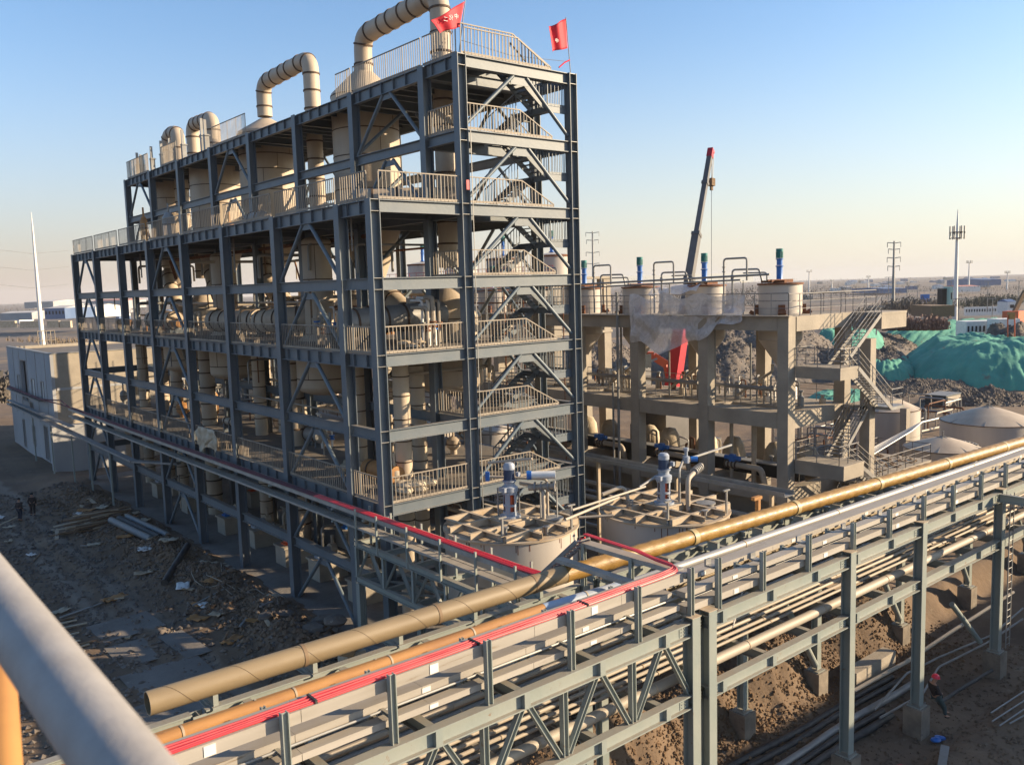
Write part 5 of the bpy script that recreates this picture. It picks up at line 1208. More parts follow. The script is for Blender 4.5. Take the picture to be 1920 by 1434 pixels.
# lower grey trays from the left building turning into the tower
lb = thing('low_tray', 'grey blue cable trays leaving the grey building and turning into the tower base', 'cable tray', (-1.6, 45, 5))
MB().bar((-2.2, 76, 5.2), (-1.5, 33, 4.5), .5, .14).bar((-2.2, 76, 5.6), (-1.7, 50, 5.3), .4, .1).bar((-1.5, 33, 4.5), (.6, 29.5, 4.5), .5, .14).build('tray_section', galv, lb)
for y in (38, 44, 50, 58, 66): MB().box((-1.9, y-.06, -.3), (-1.78, y+.06, 4.5)).build('post', rsteel, lb)
rc3 = thing('red_cable_bundle', 'red cables on brackets along the grey building wall', 'cables', (-1.2, 65, 6.6), RG)
for k in range(4): MB().tube([(-1.5-.08*k, 79, 6.9-.02*k), (-1.4-.08*k, 63.5, 6.65), (-1.0-.05*k, 56.5, 6.6+.5*sin(k)), (-.95, 54, 6.6)], .05, 6).build('cable', shadered, rc3)
MB().bar((-1.6, 79, 6.6), (-1.5, 63, 6.45), .5, .12).build('tray_section', galv, rc3)

# ties on the red cables, spiral seam of the tan pipe, bolted splices on the rack beams
x = -21.0
while x < -2.6:
    MB().box((x, -18.25, 8.424), (x+.05, -17.86, 8.492)).build('cable_tie', blackp, rc); x += random.uniform(3, 5)
hx = []; M_ = axisM(A, B); Lp = (B-A).length
for i in range(int(Lp*14)):
    t_ = i/14; a_ = t_*2*pi/1.55; hx.append(M_ @ V((t_, .271*cos(a_), .271*sin(a_))))
MB().tube(hx, .007, 4).build('spiral_seam', mat('pipe seam', (.13, .09, .05), .8), tp)
for t_ in (.3, .62, .9): ring(tp, A.lerp(B, t_), B-A, .27, .09, .012, mat('weld joint', (.20, .13, .07), .7))
for x in FCOL:
    for z in (ZU-.21, ZL-.2):
        for sx in (-1, 1):
            q = MB().box((x+sx*.19, YF-.028, z-.15), (x+sx*.55, YF-.014, z+.15))
            for bx_ in range(3):
                for bz_ in (-.09, 0, .09): q.box((x+sx*(.25+.11*bx_)-.014, YF-.046, z+bz_-.014), (x+sx*(.25+.11*bx_)+.014, YF-.028, z+bz_+.014))
            q.build('splice_plate', rsteel, PR)
for x in FCOL:
    for sx in (-1, 1):
        for sy in (-1, 1):
            MB().lathe((x+sx*.22, YF+sy*.22, -.08), [(.001, .0), (.025, 0), (.025, .09), (.001, .09)], 6).build('anchor_bolt', galv, PR)
# pipe saddles under the mustard and tan pipe
xx = -13.2
while xx < 46:
    yy = -14.0-(xx+14.6)*.045 if xx > -2 else -13.98; MB().box((xx-.06, yy-.22, ZU+.02), (xx+.06, yy+.22, 7.33)).box((xx-.1, yy-.28, 7.0), (xx+.1, yy+.28, ZU+.018)).build('pipe_saddle', rsteel, PR); xx += 2.5
# unseen plain building added beyond the right edge to shade the lower right ground
SB = thing('shade_building', 'plain concrete building added outside the view to shade the lower right ground', 'building', (55, -46, 0))
MB().box((22, -58, -1), (90, -35, 9.4)).build('wall', conc, SB); MB().box((21.7, -58.3, 9.403), (90.3, -34.7, 9.7)).build('roof', deckm, SB)
for k in range(12): MB().box((25+k*5.2, -34.98, 3), (27.6+k*5.2, -34.94, 5.4)).build('window', glass, SB)
# ================================================================== GREY BUILDING LEFT
GB = thing('grey_building', 'two storey grey rendered concrete building with an open tall doorway, left behind the tower', 'building', (10, 72, 0))
gx0, gx1, gy0, gy1, gz = -.9, 24, 60.5, 82.5, 11.2
def wall_x(X, th, y0, y1, z0, z1, holes, mt, parent, name='wall'):
    """wall on plane x=X spanning y, with rectangular holes (ya,yb,za,zb): built from strips so the openings are real"""
    ys = sorted({y0, y1} | {h[0] for h in holes} | {h[1] for h in holes}); b = MB()
    for i in range(len(ys)-1):
        a, c_ = ys[i], ys[i+1]; hs = sorted([h for h in holes if h[0] <= a and h[1] >= c_], key=lambda h: h[2]); z = z0
        for h in hs:
            if h[2] > z: b.box((X, a, z), (X+th, c_, h[2]))
            z = h[3]
        if z < z1: b.box((X, a, z), (X+th, c_, z1))
    return b.build(name, mt, parent)
hol = [(72.3, 75.0, 5.6, 10.0), (76.3, 77.4, 6.6, 8.2), (68.6, 70.0, 6.2, 8.2), (64.3, 65.4, 6.3, 8.2), (71.2, 71.7, 5.0, 5.6), (70.2, 70.7, 5.0, 5.6),
       (61.6, 62.8, .2, 3.4), (64.2, 65.8, .2, 3.6), (70.4, 71.6, 1.0, 3.0), (75.6, 76.6, .2, 3.2)]
wall_x(gx0, .3, gy0, gy1, -.5, gz, hol, plaster, GB)
MB().box((gx0+.303, gy0, -.5), (gx1, gy0+.3, gz)).box((gx0+.303, gy1-.3, -.5), (gx1, gy1, gz)).box((gx1-.3, gy0+.303, -.5), (gx1, gy1-.303, gz)).build('wall', conc, GB)
MB().box((gx0+.31, gy0+.31, gz-.6), (gx1-.31, gy1-.31, gz-.35)).build('roof', deckm, GB)
MB().box((gx0-.06, gy0-.06, gz+.003), (gx0+.36, gy1+.06, gz+.1)).box((gx0+.363, gy0-.06, gz+.003), (gx1+.06, gy0+.36, gz+.1)).build('parapet_coping', galv, GB)
MB().box((gx0+1.4, gy0+.4, 0), (gx0+1.6, gy1-.4, gz-.7)).build('inner_wall', plaster, GB)
for y in (62.9, 67.2, 71.6, 75.6, 79.0): MB().box((gx0-.03, y, 3.9), (gx0-.002, y+.14, gz-.02)).build('render_joint', white if False else galv, GB)
for ya_, yb_, za_, zb_ in hol:
    fr = MB().box((gx0-.05, ya_-.12, za_-.12), (gx0-.003, ya_, zb_+.12)).box((gx0-.05, yb_, za_-.12), (gx0-.003, yb_+.12, zb_+.12)).box((gx0-.05, ya_, zb_), (gx0-.003, yb_, zb_+.12)).box((gx0-.05, ya_, za_-.12), (gx0-.003, yb_, za_)); fr.build('opening_frame', galv, GB)
for x in (6, 12, 18):
    for z in (2, 6.4): MB().box((x, gy0-.03, z), (x+1.8, gy0-.003, z+2)).build('window', dark, GB); MB().box((x-.12, gy0-.09, z-.12), (x+1.92, gy0-.032, z)).build('window_sill', galv, GB)
for z in (3.9, 7.6): MB().box((gx0+.4, gy0-.05, z), (gx1, gy0-.004, z+.25)).build('floor_band', plaster, GB)
for ya_, yb_, za_, zb_ in hol[1:4]: MB().box((gx0+.1, ya_, za_), (gx0+.14, yb_, zb_)).build('window_board', white, GB)
MB().box((gx0-.6, 59.2, -.4), (gx0+6, 60.45, 4.2)).build('annex_wall', plaster, GB)
cg = MB()
for k in range(5): cg.tube([(2+.45*k, 80, gz), (2+.45*k, 80, gz+1.7)], .05, 5)
for z in (.6, 1.7): cg.tube([(2, 80, gz+z), (3.8, 80, gz+z)], .05, 5)
cg.build('roof_ladder_cage', rebar, GB)
# neighbouring dark steel stair frame at the extreme left
ls = thing('dark_stair_frame', 'dark steel stair and frame at the extreme left edge beside the grey building', 'steel frame', (-4, 88, 0))
for x, y in ((-3, 86), (-3, 92), (-7, 86), (-7, 92)): MB().box((x-.15, y-.15, -.5), (x+.15, y+.15, 9)).build('column', steel, ls)
for z in (3, 6, 8.8): MB().box((-7.2, 85.8, z), (-2.8, 92.2, z+.25)).build('beam', steel, ls)
st_ = MB()
for k in range(12): st_.box((-3.6+.25*k-3, 85.2, 3+.27*k), (-3.3+.25*k-3, 86.2, 3.05+.27*k))
st_.build('tread', galv, ls)

# ================================================================== FAR SURROUNDINGS
def pylon(px, py_base, z0, D, Ht, arms, lab, taper=(.6, .25)):
    p = atd(px, py_base, D); 
    t = thing('power_pylon', lab, 'pylon', (p.x, p.y, z0), 'steel pylons on the far plain')
    MB().tube([(p.x, p.y, z0), (p.x, p.y, z0+Ht)], list(taper), 10).build('pole', galv, t)
    s_ = V((CR.x, CR.y, 0)).normalized()
    for z, w in arms:
        q = V((p.x, p.y, z0+z)); a_, b_ = q-s_*w, q+s_*w
        MB().bar(q, a_+V((0, 0, .1*w)), .28, .3).bar(q, b_+V((0, 0, .1*w)), .28, .3).tube([a_+V((0, 0, .1*w)), a_-V((0, 0, 1.6))], .13, 5).tube([b_+V((0, 0, .1*w)), b_-V((0, 0, 1.6))], .13, 5).build('cross_arm', galv, t)
    return t
def zpx(px, py, X, Y):
    lo, hi = -50, 400
    for _ in range(50):
        mm = (lo+hi)/2; q = V((X, Y, mm))-CP; yy = 717-FPX*q.dot(CU)/q.dot(CD)
        if yy > py: lo = mm
        else: hi = mm
    return lo
def poleat(px, ybase, ytop, arms_px, D, lab, w, taper):
    p = atd(px, ybase, D); z0 = p.z; zt = zpx(px, ytop, p.x, p.y)
    return pylon(px, ybase, z0, D, zt-z0, [(zpx(px, a, p.x, p.y)-z0, w*k) for a, k in arms_px], lab, taper)
poleat(1674, 592, 452, ((456, 1), (468, .85), (484, 1), (500, .9)), 340, 'tall pale pylon with four cross arms right of the concrete stair', 2.6, (.75, .3))
poleat(1113, 560, 434, ((437, 1), (451, .9), (474, 1), (495, .95)), 420, 'pylon with four cross arms seen just right of the steel tower', 3.2, (.7, .3))
def mast(px, ybase, ytop, D, lab, r0, r1, plats=()):
    p = atd(px, ybase, D); z0 = p.z; zt = zpx(px, ytop, p.x, p.y)
    t = thing('telecom_mast', lab, 'mast', (p.x, p.y, z0), 'slim masts on the far plain')
    MB().tube([(p.x, p.y, z0), (p.x, p.y, z0+(zt-z0)*.86), (p.x, p.y, zt)], [r0, r1, r1*.25], 10).build('pole', white, t)
    for yp in plats:
        zz = zpx(px, yp, p.x, p.y); b = MB().lathe((p.x, p.y, zz), [(.01, 0), (r0*2.2, 0), (r0*2.2, .25), (.01, .26)], 12)
        for k in range(6):
            a = k*pi/3; b.box((p.x+cos(a)*r0*2.6-.2, p.y+sin(a)*r0*2.6-.2, zz-.3), (p.x+cos(a)*r0*2.6+.2, p.y+sin(a)*r0*2.6+.2, zz+2.2))
        b.build('antenna_ring', galv, t)
    return t
mast(1790, 620, 393, 300, 'tall telecom mast with antenna rings on the right', .85, .42, (436, 447))
mast(81, 655, 398, 190, 'white tapering mast beyond the grey building on the left', .55, .2)
for i, (px, yb_, yt_, D) in enumerate(((1517, 548, 505, 900), (1628, 540, 515, 1100), (1816, 545, 488, 800), (1888, 545, 507, 900), (1560, 540, 522, 1300))):
    mast(px, yb_, yt_, D, f'small distant lattice mast near the horizon, {ORD[i]} of five', .9, .5, (yt_+5,))
# street lamps and light poles on the right plain
for i, (px, yb_, yt_, D) in enumerate(((1643, 628, 575, 150), (1797, 608, 560, 190), (1665, 585, 520, 300), (1700, 580, 530, 330), (1720, 575, 535, 340), (1851, 585, 528, 300), (1860, 600, 560, 260), (1909, 580, 527, 300), (1783, 575, 528, 330))):
    p = atd(px, yb_, D); zt = zpx(px, yt_, p.x, p.y); s_ = V((CR.x, CR.y, 0)).normalized()
    t = thing('lamp_post', f'thin lamp post on the right plain, {ORD[i]} of nine', 'lamp post', tuple(p), 'lamp posts on the far plain')
    MB().tube([p, V((p.x, p.y, zt))], .13, 6).build('pole', galv, t)
    MB().bar(V((p.x, p.y, zt))-s_*1.3, V((p.x, p.y, zt))+s_*1.3, .3, .15).build('lamp_head', galv, t)
def bld(px0, px1, ytop, ybot, D, dep, mt, lab, roof=None, cat='building', group='low buildings on the far plain', windows=0, name='far_building'):
    a = atd(px0, ybot, D); b_ = atd(px1, ybot, D); z0 = min(a.z, b_.z)-1.5; zt = zpx((px0+px1)/2, ytop, (a.x+b_.x)/2, (a.y+b_.y)/2)
    d_ = V((b_.x-a.x, b_.y-a.y, 0)); L = d_.length; d_.normalize(); n_ = V((-d_.y, d_.x, 0))
    if n_.dot(CD) < 0: n_ = -n_
    t = thing(name, lab, cat, (a.x, a.y, z0), group)
    A_ = V((a.x, a.y, z0)); vs = [A_, A_+d_*L, A_+d_*L+n_*dep, A_+n_*dep]; vs += [v+V((0, 0, zt-z0)) for v in vs]
    MB().add(vs, [(0, 3, 2, 1), (4, 5, 6, 7), (0, 1, 5, 4), (1, 2, 6, 5), (2, 3, 7, 6), (3, 0, 4, 7)]).build('wall', mt, t)
    if roof:
        r0 = [V((v.x, v.y, zt+.05)) for v in vs[:4]]; rc_ = [(r0[0]+r0[3])/2+V((0, 0, (zt-z0)*.22)), (r0[1]+r0[2])/2+V((0, 0, (zt-z0)*.22))]
        MB().add(r0+rc_, [(0, 1, 5, 4), (2, 3, 4, 5), (0, 4, 3), (1, 2, 5), (0, 3, 2, 1)]).build('roof', roof, t)
    if windows:
        for i in range(windows):
            p = A_+d_*(L*(i+.5)/windows)-n_*.06; w_ = L/windows*.45; hh = (zt-z0)
            MB().add([p-d_*w_/2+V((0, 0, hh*.45)), p+d_*w_/2+V((0, 0, hh*.45)), p+d_*w_/2+V((0, 0, hh*.75)), p-d_*w_/2+V((0, 0, hh*.75)), p-d_*w_/2+n_*.05+V((0, 0, hh*.45)), p+d_*w_/2+n_*.05+V((0, 0, hh*.45)), p+d_*w_/2+n_*.05+V((0, 0, hh*.75)), p-d_*w_/2+n_*.05+V((0, 0, hh*.75))],
                     [(0, 1, 2, 3), (0, 4, 5, 1), (1, 5, 6, 2), (2, 6, 7, 3), (3, 7, 4, 0)]).build('window', glass, t)
    return t
bld(84, 122, 578, 592, 420, 30, bluer, 'blue-grey shed with yellow end beyond the grey building', shingle, windows=6)
bld(117, 180, 576, 590, 450, 30, white, 'white flat shed behind the far end of the steel tower', shingle)
bld(46, 100, 566, 574, 900, 60, plaster, 'hazy large hall at the left horizon', shingle)
bld(0, 60, 587, 594, 460, 20, plaster, 'low hazy row of roofs at the left edge', shingle)
bld(170, 232, 564, 575, 800, 50, plaster, 'hazy building row seen through the far tower bays', mat('dusty red roof', (.3, .14, .12), .9))
for i, (a_, b_) in enumerate(((0, 28), (37, 76), (88, 110), (112, 132))): bld(a_, b_, 602, 607, 330, 1.5, cloth_w, f'pale boundary wall length on the left plain, {ORD[i]} from the left edge', None, 'wall', 'boundary walls on the left plain', name='boundary_wall')
bld(1840, 1877, 524, 532, 1000, 80, bluer, 'wide blue-grey hall on the right horizon', bluer)
bld(1660, 1700, 541, 546, 800, 80, bluer, 'long blue roofed shed on the right plain', bluer)
bld(1800, 1838, 537, 543, 700, 30, white, 'white and red shed on the right plain', mat('pale red roof', (.45, .2, .16), .9))
bld(1781, 1786, 538, 571, 260, 4, mat('pale green wall', (.35, .5, .42), .9), 'slim pale green stair tower on the right plain', None, windows=1)
bld(1766, 1780, 541, 571, 262, 3, dark, 'dark scaffolded half of the green stair tower')
bld(1746, 1790, 573, 583, 230, 12, wood, 'low brown round-walled tank on the right plain', None)
bld(1812, 1870, 602, 622, 165, 4, white, 'white container block with a row of windows on the right', None, windows=8)
bld(1872, 1912, 598, 626, 160, 4, white, 'white container block end with large windows at the right edge', None, windows=3)
bld(1889, 1906, 566, 578, 280, 6, white, 'small white hut near the excavator on the right', bluer, windows=1)
bld(1728, 1743, 552, 560, 320, 1, blue_m, 'blue billboard on the right plain', None, 'billboard', None, name='billboard')
bld(1810, 1888, 575, 582, 300, 1, white, 'pale balustrade wall on the right plain', None, 'wall', 'boundary walls on the left plain' and None, windows=16, name='boundary_wall')
rq = random.Random(21)
for i in range(64):
    px = rq.uniform(1400, 1915) if i % 3 else rq.uniform(0, 330); hz = 523-(px-1500)*.029 if px > 1000 else 566-px*.027
    D = rq.uniform(600, 2600); w = rq.uniform(4, 14); yb_ = hz+16*FPX/D*.95; h_ = rq.uniform(3, 8)*1.0
    bld(px, px+w, yb_-h_*.7, yb_, D, 20, rq.choice((plaster, white, bluer, conc)), 'small pale building far off near the horizon', rq.choice((None, bluer, shingle)), 'building', 'tiny buildings near the horizon', name='distant_building')
# tree belts as masses, winter twigs
def belt(name, px0, px1, ybase, hpx, D, mt, seed, n=900, dep=20):
    rnd = random.Random(seed); b = MB()
    a = atd(px0, ybase, D); c_ = atd(px1, ybase, D); z0 = a.z
    for i in range(n):
        u = rnd.random(); p = a.lerp(c_, u)+CD*rnd.uniform(-dep, dep); hh = hpx/FPX*D*(.45+.75*abs(noise.noise((u*14, seed, 0)))+.3*rnd.random()); w = hh*.16
        an = rnd.uniform(0, pi); z = p.z-1; q = V((cos(an), sin(an), 0))
        for _ in range(3):
            zz = z+hh*rnd.uniform(.1, 1.0); e = q*rnd.uniform(-w, w)*1.6; s_ = w*rnd.uniform(.4, 1)
            o_ = V((p.x+e.x, p.y+e.y, zz)); b.add([o_+q*s_, o_-q*s_*.7+V((0, 0, s_*.8)), o_-q*s_*.3-V((0, 0, s_))], [(0, 1, 2)])
        b.add([V((p.x, p.y, z))-q*.12, V((p.x, p.y, z))+q*.12, V((p.x, p.y, z+hh*.9))], [(0, 1, 2)])
    return b.build(name, mt, None, kind='stuff')
belt('tree_belt', 1640, 1745, 578, 20, 290, treem, 3, 1100)
belt('tree_belt', 1800, 1900, 566, 14, 330, pine_m, 4, 900)
belt('tree_belt', 1380, 1920, 548, 6, 900, treem, 5, 1600, 60)
belt('tree_belt', 1090, 1920, 534, 4, 1900, treem, 15, 1600, 120)
belt('tree_belt', 1090, 1500, 560, 12, 420, treem, 16, 1300, 40)
belt('tree_belt', 1500, 1920, 552, 5, 620, treem, 17, 1000, 60)
belt('tree_belt', -20, 330, 578, 4, 1900, treem, 18, 900, 120)
belt('tree_belt', -20, 320, 588, 5, 900, treem, 6, 900, 60)
belt('tree_belt', -10, 24, 742, 55, 120, treem, 7, 700, 6)
belt('reed_fence', 1665, 1770, 610, 26, 185, mat('dry reeds', (.17, .11, .095), 1), 8, 900, 3)
belt('scrub', 100, 300, 640, 10, 240, mat('dry scrub', (.16, .12, .08), 1), 9, 900, 25)
# blurred dry fields strip left
for i, (px, py, L_, W_) in enumerate(((90, 625, 120, 22), (60, 655, 90, 14), (300, 600, 200, 40))):
    p = onz(px, py, -1.6); heap('field_strip', p.x, p.y, L_, W_, 1.2, mat('dry grass field', (.30, .19, .10), 1, col2=(.20, .14, .09), sc=.08), .9, 30+i, .1, 24, z0=-2.0)
# power lines left
for i, (ya_, yb_) in enumerate(((464, 470), (497, 500), (530, 533))):
    a = atd(-40, ya_, 170); c_ = atd(130, yb_, 230); MB().tube([a, a.lerp(c_, .5)-V((0, 0, 1)), c_], .035, 4).build('power_line', galv, None, f'thin power line crossing the left sky, {("top", "middle", "lowest")[i]} one', 'power line', 'power lines on the left')
# ------------------------------------------------------------------ crane and excavator
def plane_pt(px, py, D): return atd(px, py, D)
kr = thing('mobile_crane', 'mobile crane with grey telescopic boom and red lower section behind the concrete frame', 'crane', tuple(atd(1262, 740, 74)))
P0, P1, P2, P3 = atd(1259, 742, 73.5), atd(1278, 610, 74.5), atd(1306, 440, 77), atd(1332, 287, 80)
MB().bar(P0, P1, 1.0, 1.15).build('boom_base', redb, kr)
MB().bar(P1, P2, .66, .72).build('boom_section', boom_m, kr); MB().bar(P2-(P2-P1).normalized()*.3, P3, .44, .5).build('boom_section', boom_m, kr)
for q_, p in enumerate((P1, P1.lerp(P2, .5), P2, P2.lerp(P3, .62))): MB().bar(p-(P3-P1).normalized()*.15, p+(P3-P1).normalized()*.15, (.95, .8, .75, .56)[q_], (1.0, .86, .8, .62)[q_]).build('boom_collar', boom_m, kr)
MB().bar(P3-(P3-P2).normalized()*.5, P3+(P3-P2).normalized()*.4, .5, .55).tube([P3+V((-.1, 0, .1)), P3+V((.4, .1, .1))], .26, 12).build('boom_head', redb, kr)
hk = atd(1334, 335, 80); MB().tube([P3+V((.3, 0, 0)), hk], .035, 5).tube([P3+V((.5, 0, 0)), atd(1336, 335, 80)], .035, 5).tube([hk, atd(1334, 590, 79)], .025, 4).build('hoist_rope', boom_m, kr)
MB().bar(hk, atd(1334, 349, 80), .5, .5).bar(atd(1334, 349, 80), atd(1334, 357, 80), .2, .25).build('hook_block', wood, kr)
q = P0; MB().box((q.x-2.5, q.y-1.5, q.z-4.0), (q.x+2.5, q.y+1.5, q.z-1.2)).build('superstructure', boom_m, kr); MB().box((q.x-5, q.y-1.4, q.z-6), (q.x+5, q.y+1.4, q.z-4.1)).build('carrier', boom_m, kr)
for dx in (-3.8, -2.2, 1.8, 3.6):
    for dy in (-1.55, 1.25): MB().tube([(q.x+dx, q.y+dy, q.z-6), (q.x+dx, q.y+dy+.3, q.z-6)], .7, 14).build('wheel', blackp, kr)
ex = thing('excavator', 'orange excavator arm bent down beside the red crane boom', 'excavator', tuple(atd(1200, 740, 88)))
Q = [atd(1195, 668, 88), atd(1225, 668, 88), atd(1250, 684, 88), atd(1256, 716, 88)]
b = MB(); b.bar(Q[0], Q[1], .7, .9); b.bar(Q[1], Q[2], .6, .8); b.bar(Q[2], Q[3], .45, .6); b.build('boom', orange_m, ex)
MB().bar(atd(1214, 680, 87.6), atd(1232, 672, 87.6), .2, .2).build('hydraulic_ram', silverp, ex)
e0 = atd(1196, 700, 88); MB().box((e0.x-3.2, e0.y-1.4, e0.z-1.6), (e0.x+.4, e0.y+1.4, e0.z+.6)).build('body', boom_m, ex); MB().box((e0.x-1, e0.y-1.3, e0.z+.603), (e0.x+.6, e0.y-.2, e0.z+2.0)).build('cab', glass, ex)
MB().box((e0.x-3, e0.y-1.9, e0.z-2.7), (e0.x+1, e0.y-1.3, e0.z-1.7)).box((e0.x-3, e0.y+1.3, e0.z-2.7), (e0.x+1, e0.y+1.9, e0.z-1.7)).build('track', blackp, ex)
e2 = thing('excavator', 'dark excavator with raised arm at the right edge near the white hut', 'excavator', tuple(atd(1905, 590, 230)))
MB().bar(atd(1902, 585, 230), atd(1914, 560, 230), .8, 1.0).bar(atd(1914, 560, 230), atd(1922, 545, 230), .7, .9).build('boom', wood, e2); c0 = atd(1900, 590, 230)
MB().box((c0.x-2, c0.y-2, c0.z-2), (c0.x+2, c0.y+2, c0.z+1)).build('body', orange_m, e2)
og = thing('orange_frame', 'slim orange and white lattice stand near the white containers', 'frame', tuple(atd(1896, 630, 150)))
for dx in (-.6, .6): MB().tube([atd(1896, 632, 150)+CR*dx, atd(1896, 590, 150)+CR*dx], .12, 6).build('leg', orange_m, og)
MB().bar(atd(1891, 592, 150), atd(1901, 592, 150), .8, 1.2).build('lamp_box', orangep, og)
# ================================================================== YARD, TRENCH, PEOPLE, FOREGROUND
def gz(x, y, d=0): return gh(x, y)+d
# steel road plates with mottled patches
for i, (cx, cy, w, h, a, lab) in enumerate(((-8.3, 12.0, 3.0, 2.8, .05, 'farthest'), (-8.6, 8.4, 2.6, 3.0, .0, 'second'), (-6.9, 7.6, 1.2, 3.6, .05, 'narrow'), (-8.6, 4.4, 3.4, 3.2, .0, 'third'), (-9.4, .9, 2.6, 3.4, .02, 'nearest'))):
    z = max(gz(cx+dx, cy+dy) for dx in (-1.2, 0, 1.2) for dy in (-1.3, 0, 1.3))-.05+.012*i; o = MB().box((-w/2, -h/2, 0), (w/2, h/2, .03)).build('road_plate', conc_d, None, f'flat muddy road plate on the wheel track, {lab} one of five', 'road plate', 'road plates on the left track', origin=(0, 0, 0))
    o.matrix_basis = Matrix.Translation((cx, cy, z)) @ Matrix.Rotation(a, 4, 'Z')
ry2 = random.Random(8)
def plank(x, y, L, a, w, mt, lab, grp, z=.06, tilt=0, h=.06, name='plank', cat='timber', zz=None):
    z_ = (gz(x, y)+z) if zz is None else zz; d_ = V((cos(a)*cos(tilt), sin(a)*cos(tilt), sin(tilt)))*L/2; c_ = V((x, y, z_))
    return MB().bar(c_-d_, c_+d_, w, h).build(name, mt, None, lab, cat, grp)
for i in range(16):
    plank(-4.2+ry2.uniform(-1.1, 1.1), 33.4+ry2.uniform(-.8, .8), ry2.uniform(2.5, 4.8), ry2.uniform(-.25, .25), .2, wood if i % 3 else rustbeam, 'weathered board in the timber heap by the tower slab', 'boards in the timber heap', z=.12+.05*i)
for i in range(3):
    y = 29.6-.0*i; MB().tube([(-3.9+.55*i, 30.9, gz(-3.5, 30)+.35), (-2.9+.55*i, 25.4, gz(-3, 26)+.33)], .24, 16).build('loose_pipe', blackp if i == 1 else steel, None, f'dark wide pipe length on the ground beside the timber heap, {("left", "middle", "right")[i]} of three', 'pipe', 'pipe lengths beside the timber heap')
p0, p1 = onz(308, 1092, .25), onz(352, 1022, .8)
MB().tube([p0, p1], .2, 14).build('loose_pipe', blackp, None, 'long black pipe sloping off the debris bank, open end towards the camera', 'pipe')
for i in range(15):
    plank(-11.6+ry2.uniform(-.7, .7), 12.8+i*.36-2.5, ry2.uniform(2.4, 3.4), ry2.uniform(-.12, .12), .14, rustbeam if i % 2 else wood, 'narrow board stacked beside the wheel track', 'boards beside the wheel track', z=.06+.03*(i % 3))
for i in range(14):
    a = ry2.uniform(-.5, .3); x, y = -14.5+ry2.uniform(-1.2, 1.2), 31+ry2.uniform(-1.5, 1.5)
    MB().tube([(x-2*cos(a), y-2*sin(a), gz(x, y)+.1+.04*i), (x+2*cos(a), y+2*sin(a), gz(x, y)+.14+.04*i)], .05, 6).build('scaffold_tube', galv, None, 'grey scaffold tube in the loose pile at the left edge', 'tube', 'scaffold tubes piled at the left edge')
for i in range(70):
    x, y = (-1.6-abs(ry2.gauss(1.6, 1.2)), ry2.uniform(1, 40)) if i % 3 else (ry2.uniform(-15, -5), ry2.uniform(6, 44))
    if ry2.random() < .5: plank(x, y, ry2.uniform(.8, 2.6), ry2.uniform(0, 3), ry2.uniform(.08, .25), ry2.choice((wood, rustbeam, galv)), 'loose board lying on the shaded yard ground left of the tower', 'loose boards on the shaded yard', z=.1, tilt=ry2.uniform(-.2, .2))
    else:
        b = MB(); s_ = ry2.uniform(.3, .8); a = ry2.uniform(0, 6)
        def PS(u, v): return (x+(u-.5)*s_*1.7*cos(a)-(v-.5)*s_*sin(a), y+(u-.5)*s_*1.7*sin(a)+(v-.5)*s_*cos(a), gz(x, y)+.12+.14*noise.noise((u*4+i, v*4, i))+.1*abs(u-.5))
        b.grid(PS, 6, 5); o = b.build('scrap_sheet', ry2.choice((cloth_w, rustbeam, white, orangep)), None, 'crumpled scrap sheet on the shaded yard ground left of the tower', 'scrap sheet', 'crumpled sheets on the shaded yard', ang=0)
        md = o.modifiers.new('thick', 'SOLIDIFY'); md.thickness = .015
for i, (x, y, s_) in enumerate(((-1.7, 3.4, .5), (-2.4, 1.6, .4), (-1.3, 5.2, .45), (-2.7, 6.5, .35))):
    sack_pile(x, y, gz(x, y)+.02, 2, s_, f'pair of grey dirt covered sacks at the foot of the tower, {ORD[i]} from the front', rubble_m)
bx = thing('rusty_bin', 'rust coloured bin with an orange plate near the truss bridge foot', 'bin', (-2.4, -.6, gz(-2.4, -.6)))
MB().box((-2.9, -1.1, gz(-2.4, -.6)), (-2.0, -.2, gz(-2.4, -.6)+.9)).build('body', rustbeam, bx); MB().bar((-3.0, -1.2, gz(-2.4, -.6)+.95), (-1.95, -.15, gz(-2.4, -.6)+1.15), .6, .04).build('lid', orangep, bx)
for i in range(6): plank(-1.7+.22*i, -.4-.1*i, 2.6, 1.9, .2, galv, f'grey channel length beside the rusty bin, {ORD[i]} from the left', 'channel lengths beside the rusty bin', z=.4+.03*i, name='steel_channel', cat='steel channel')
# rebar mat, hoses
for i in range(3):
    pts = [(-1.9-i*.6+.5*sin(k*.9+i), 8+k*1.1+i*2, gz(-2-i*.6, 8+k*1.1+i*2)+.08+.05*sin(k*2.)) for k in range(9)]
    MB().tube(pts, .025, 6).build('hose', rebar, None, f'thin hose trailing over the debris bank, {ORD[i]} from the front', 'hose', 'hoses on the debris bank')
# trench pipes under the rack
G11 = 'black pipes in the trench'
for i, (y0, y1, r_, mt) in enumerate(((-15.1, -15.5, .13, blackp), (-15.5, -15.85, .12, blackp), (-16.15, -16.4, .15, galv), (-16.55, -16.8, .12, blackp), (-17.0, -17.15, .14, blackp))):
    pts = [(3.2+k*1.6, y0+(y1-y0)*k/8+.05*sin(k*1.3+i), -1.18+.03*sin(k+i)) for k in range(9 if i < 3 else 7)]
    MB().tube(pts, r_, 12).build('trench_pipe', mt, None, f'{"grey dusty" if mt is galv else "black"} pipe lying in the trench below the rack, {ORD[i]} from the rear', 'pipe', G11)
def hose(pxs, z, r_, mt, lab, grp='hoses and thin pipes on the trench floor', name='ground_pipe'):
    P = [onz(x, y, z) for x, y in pxs]; P = [V((p.x, p.y, max(z, gh(p.x, p.y)+r_*.8))) for p in P]
    MB().tube(fillet(P, 1.5, 5), r_, 8).build(name, mt, None, lab, 'pipe', grp)
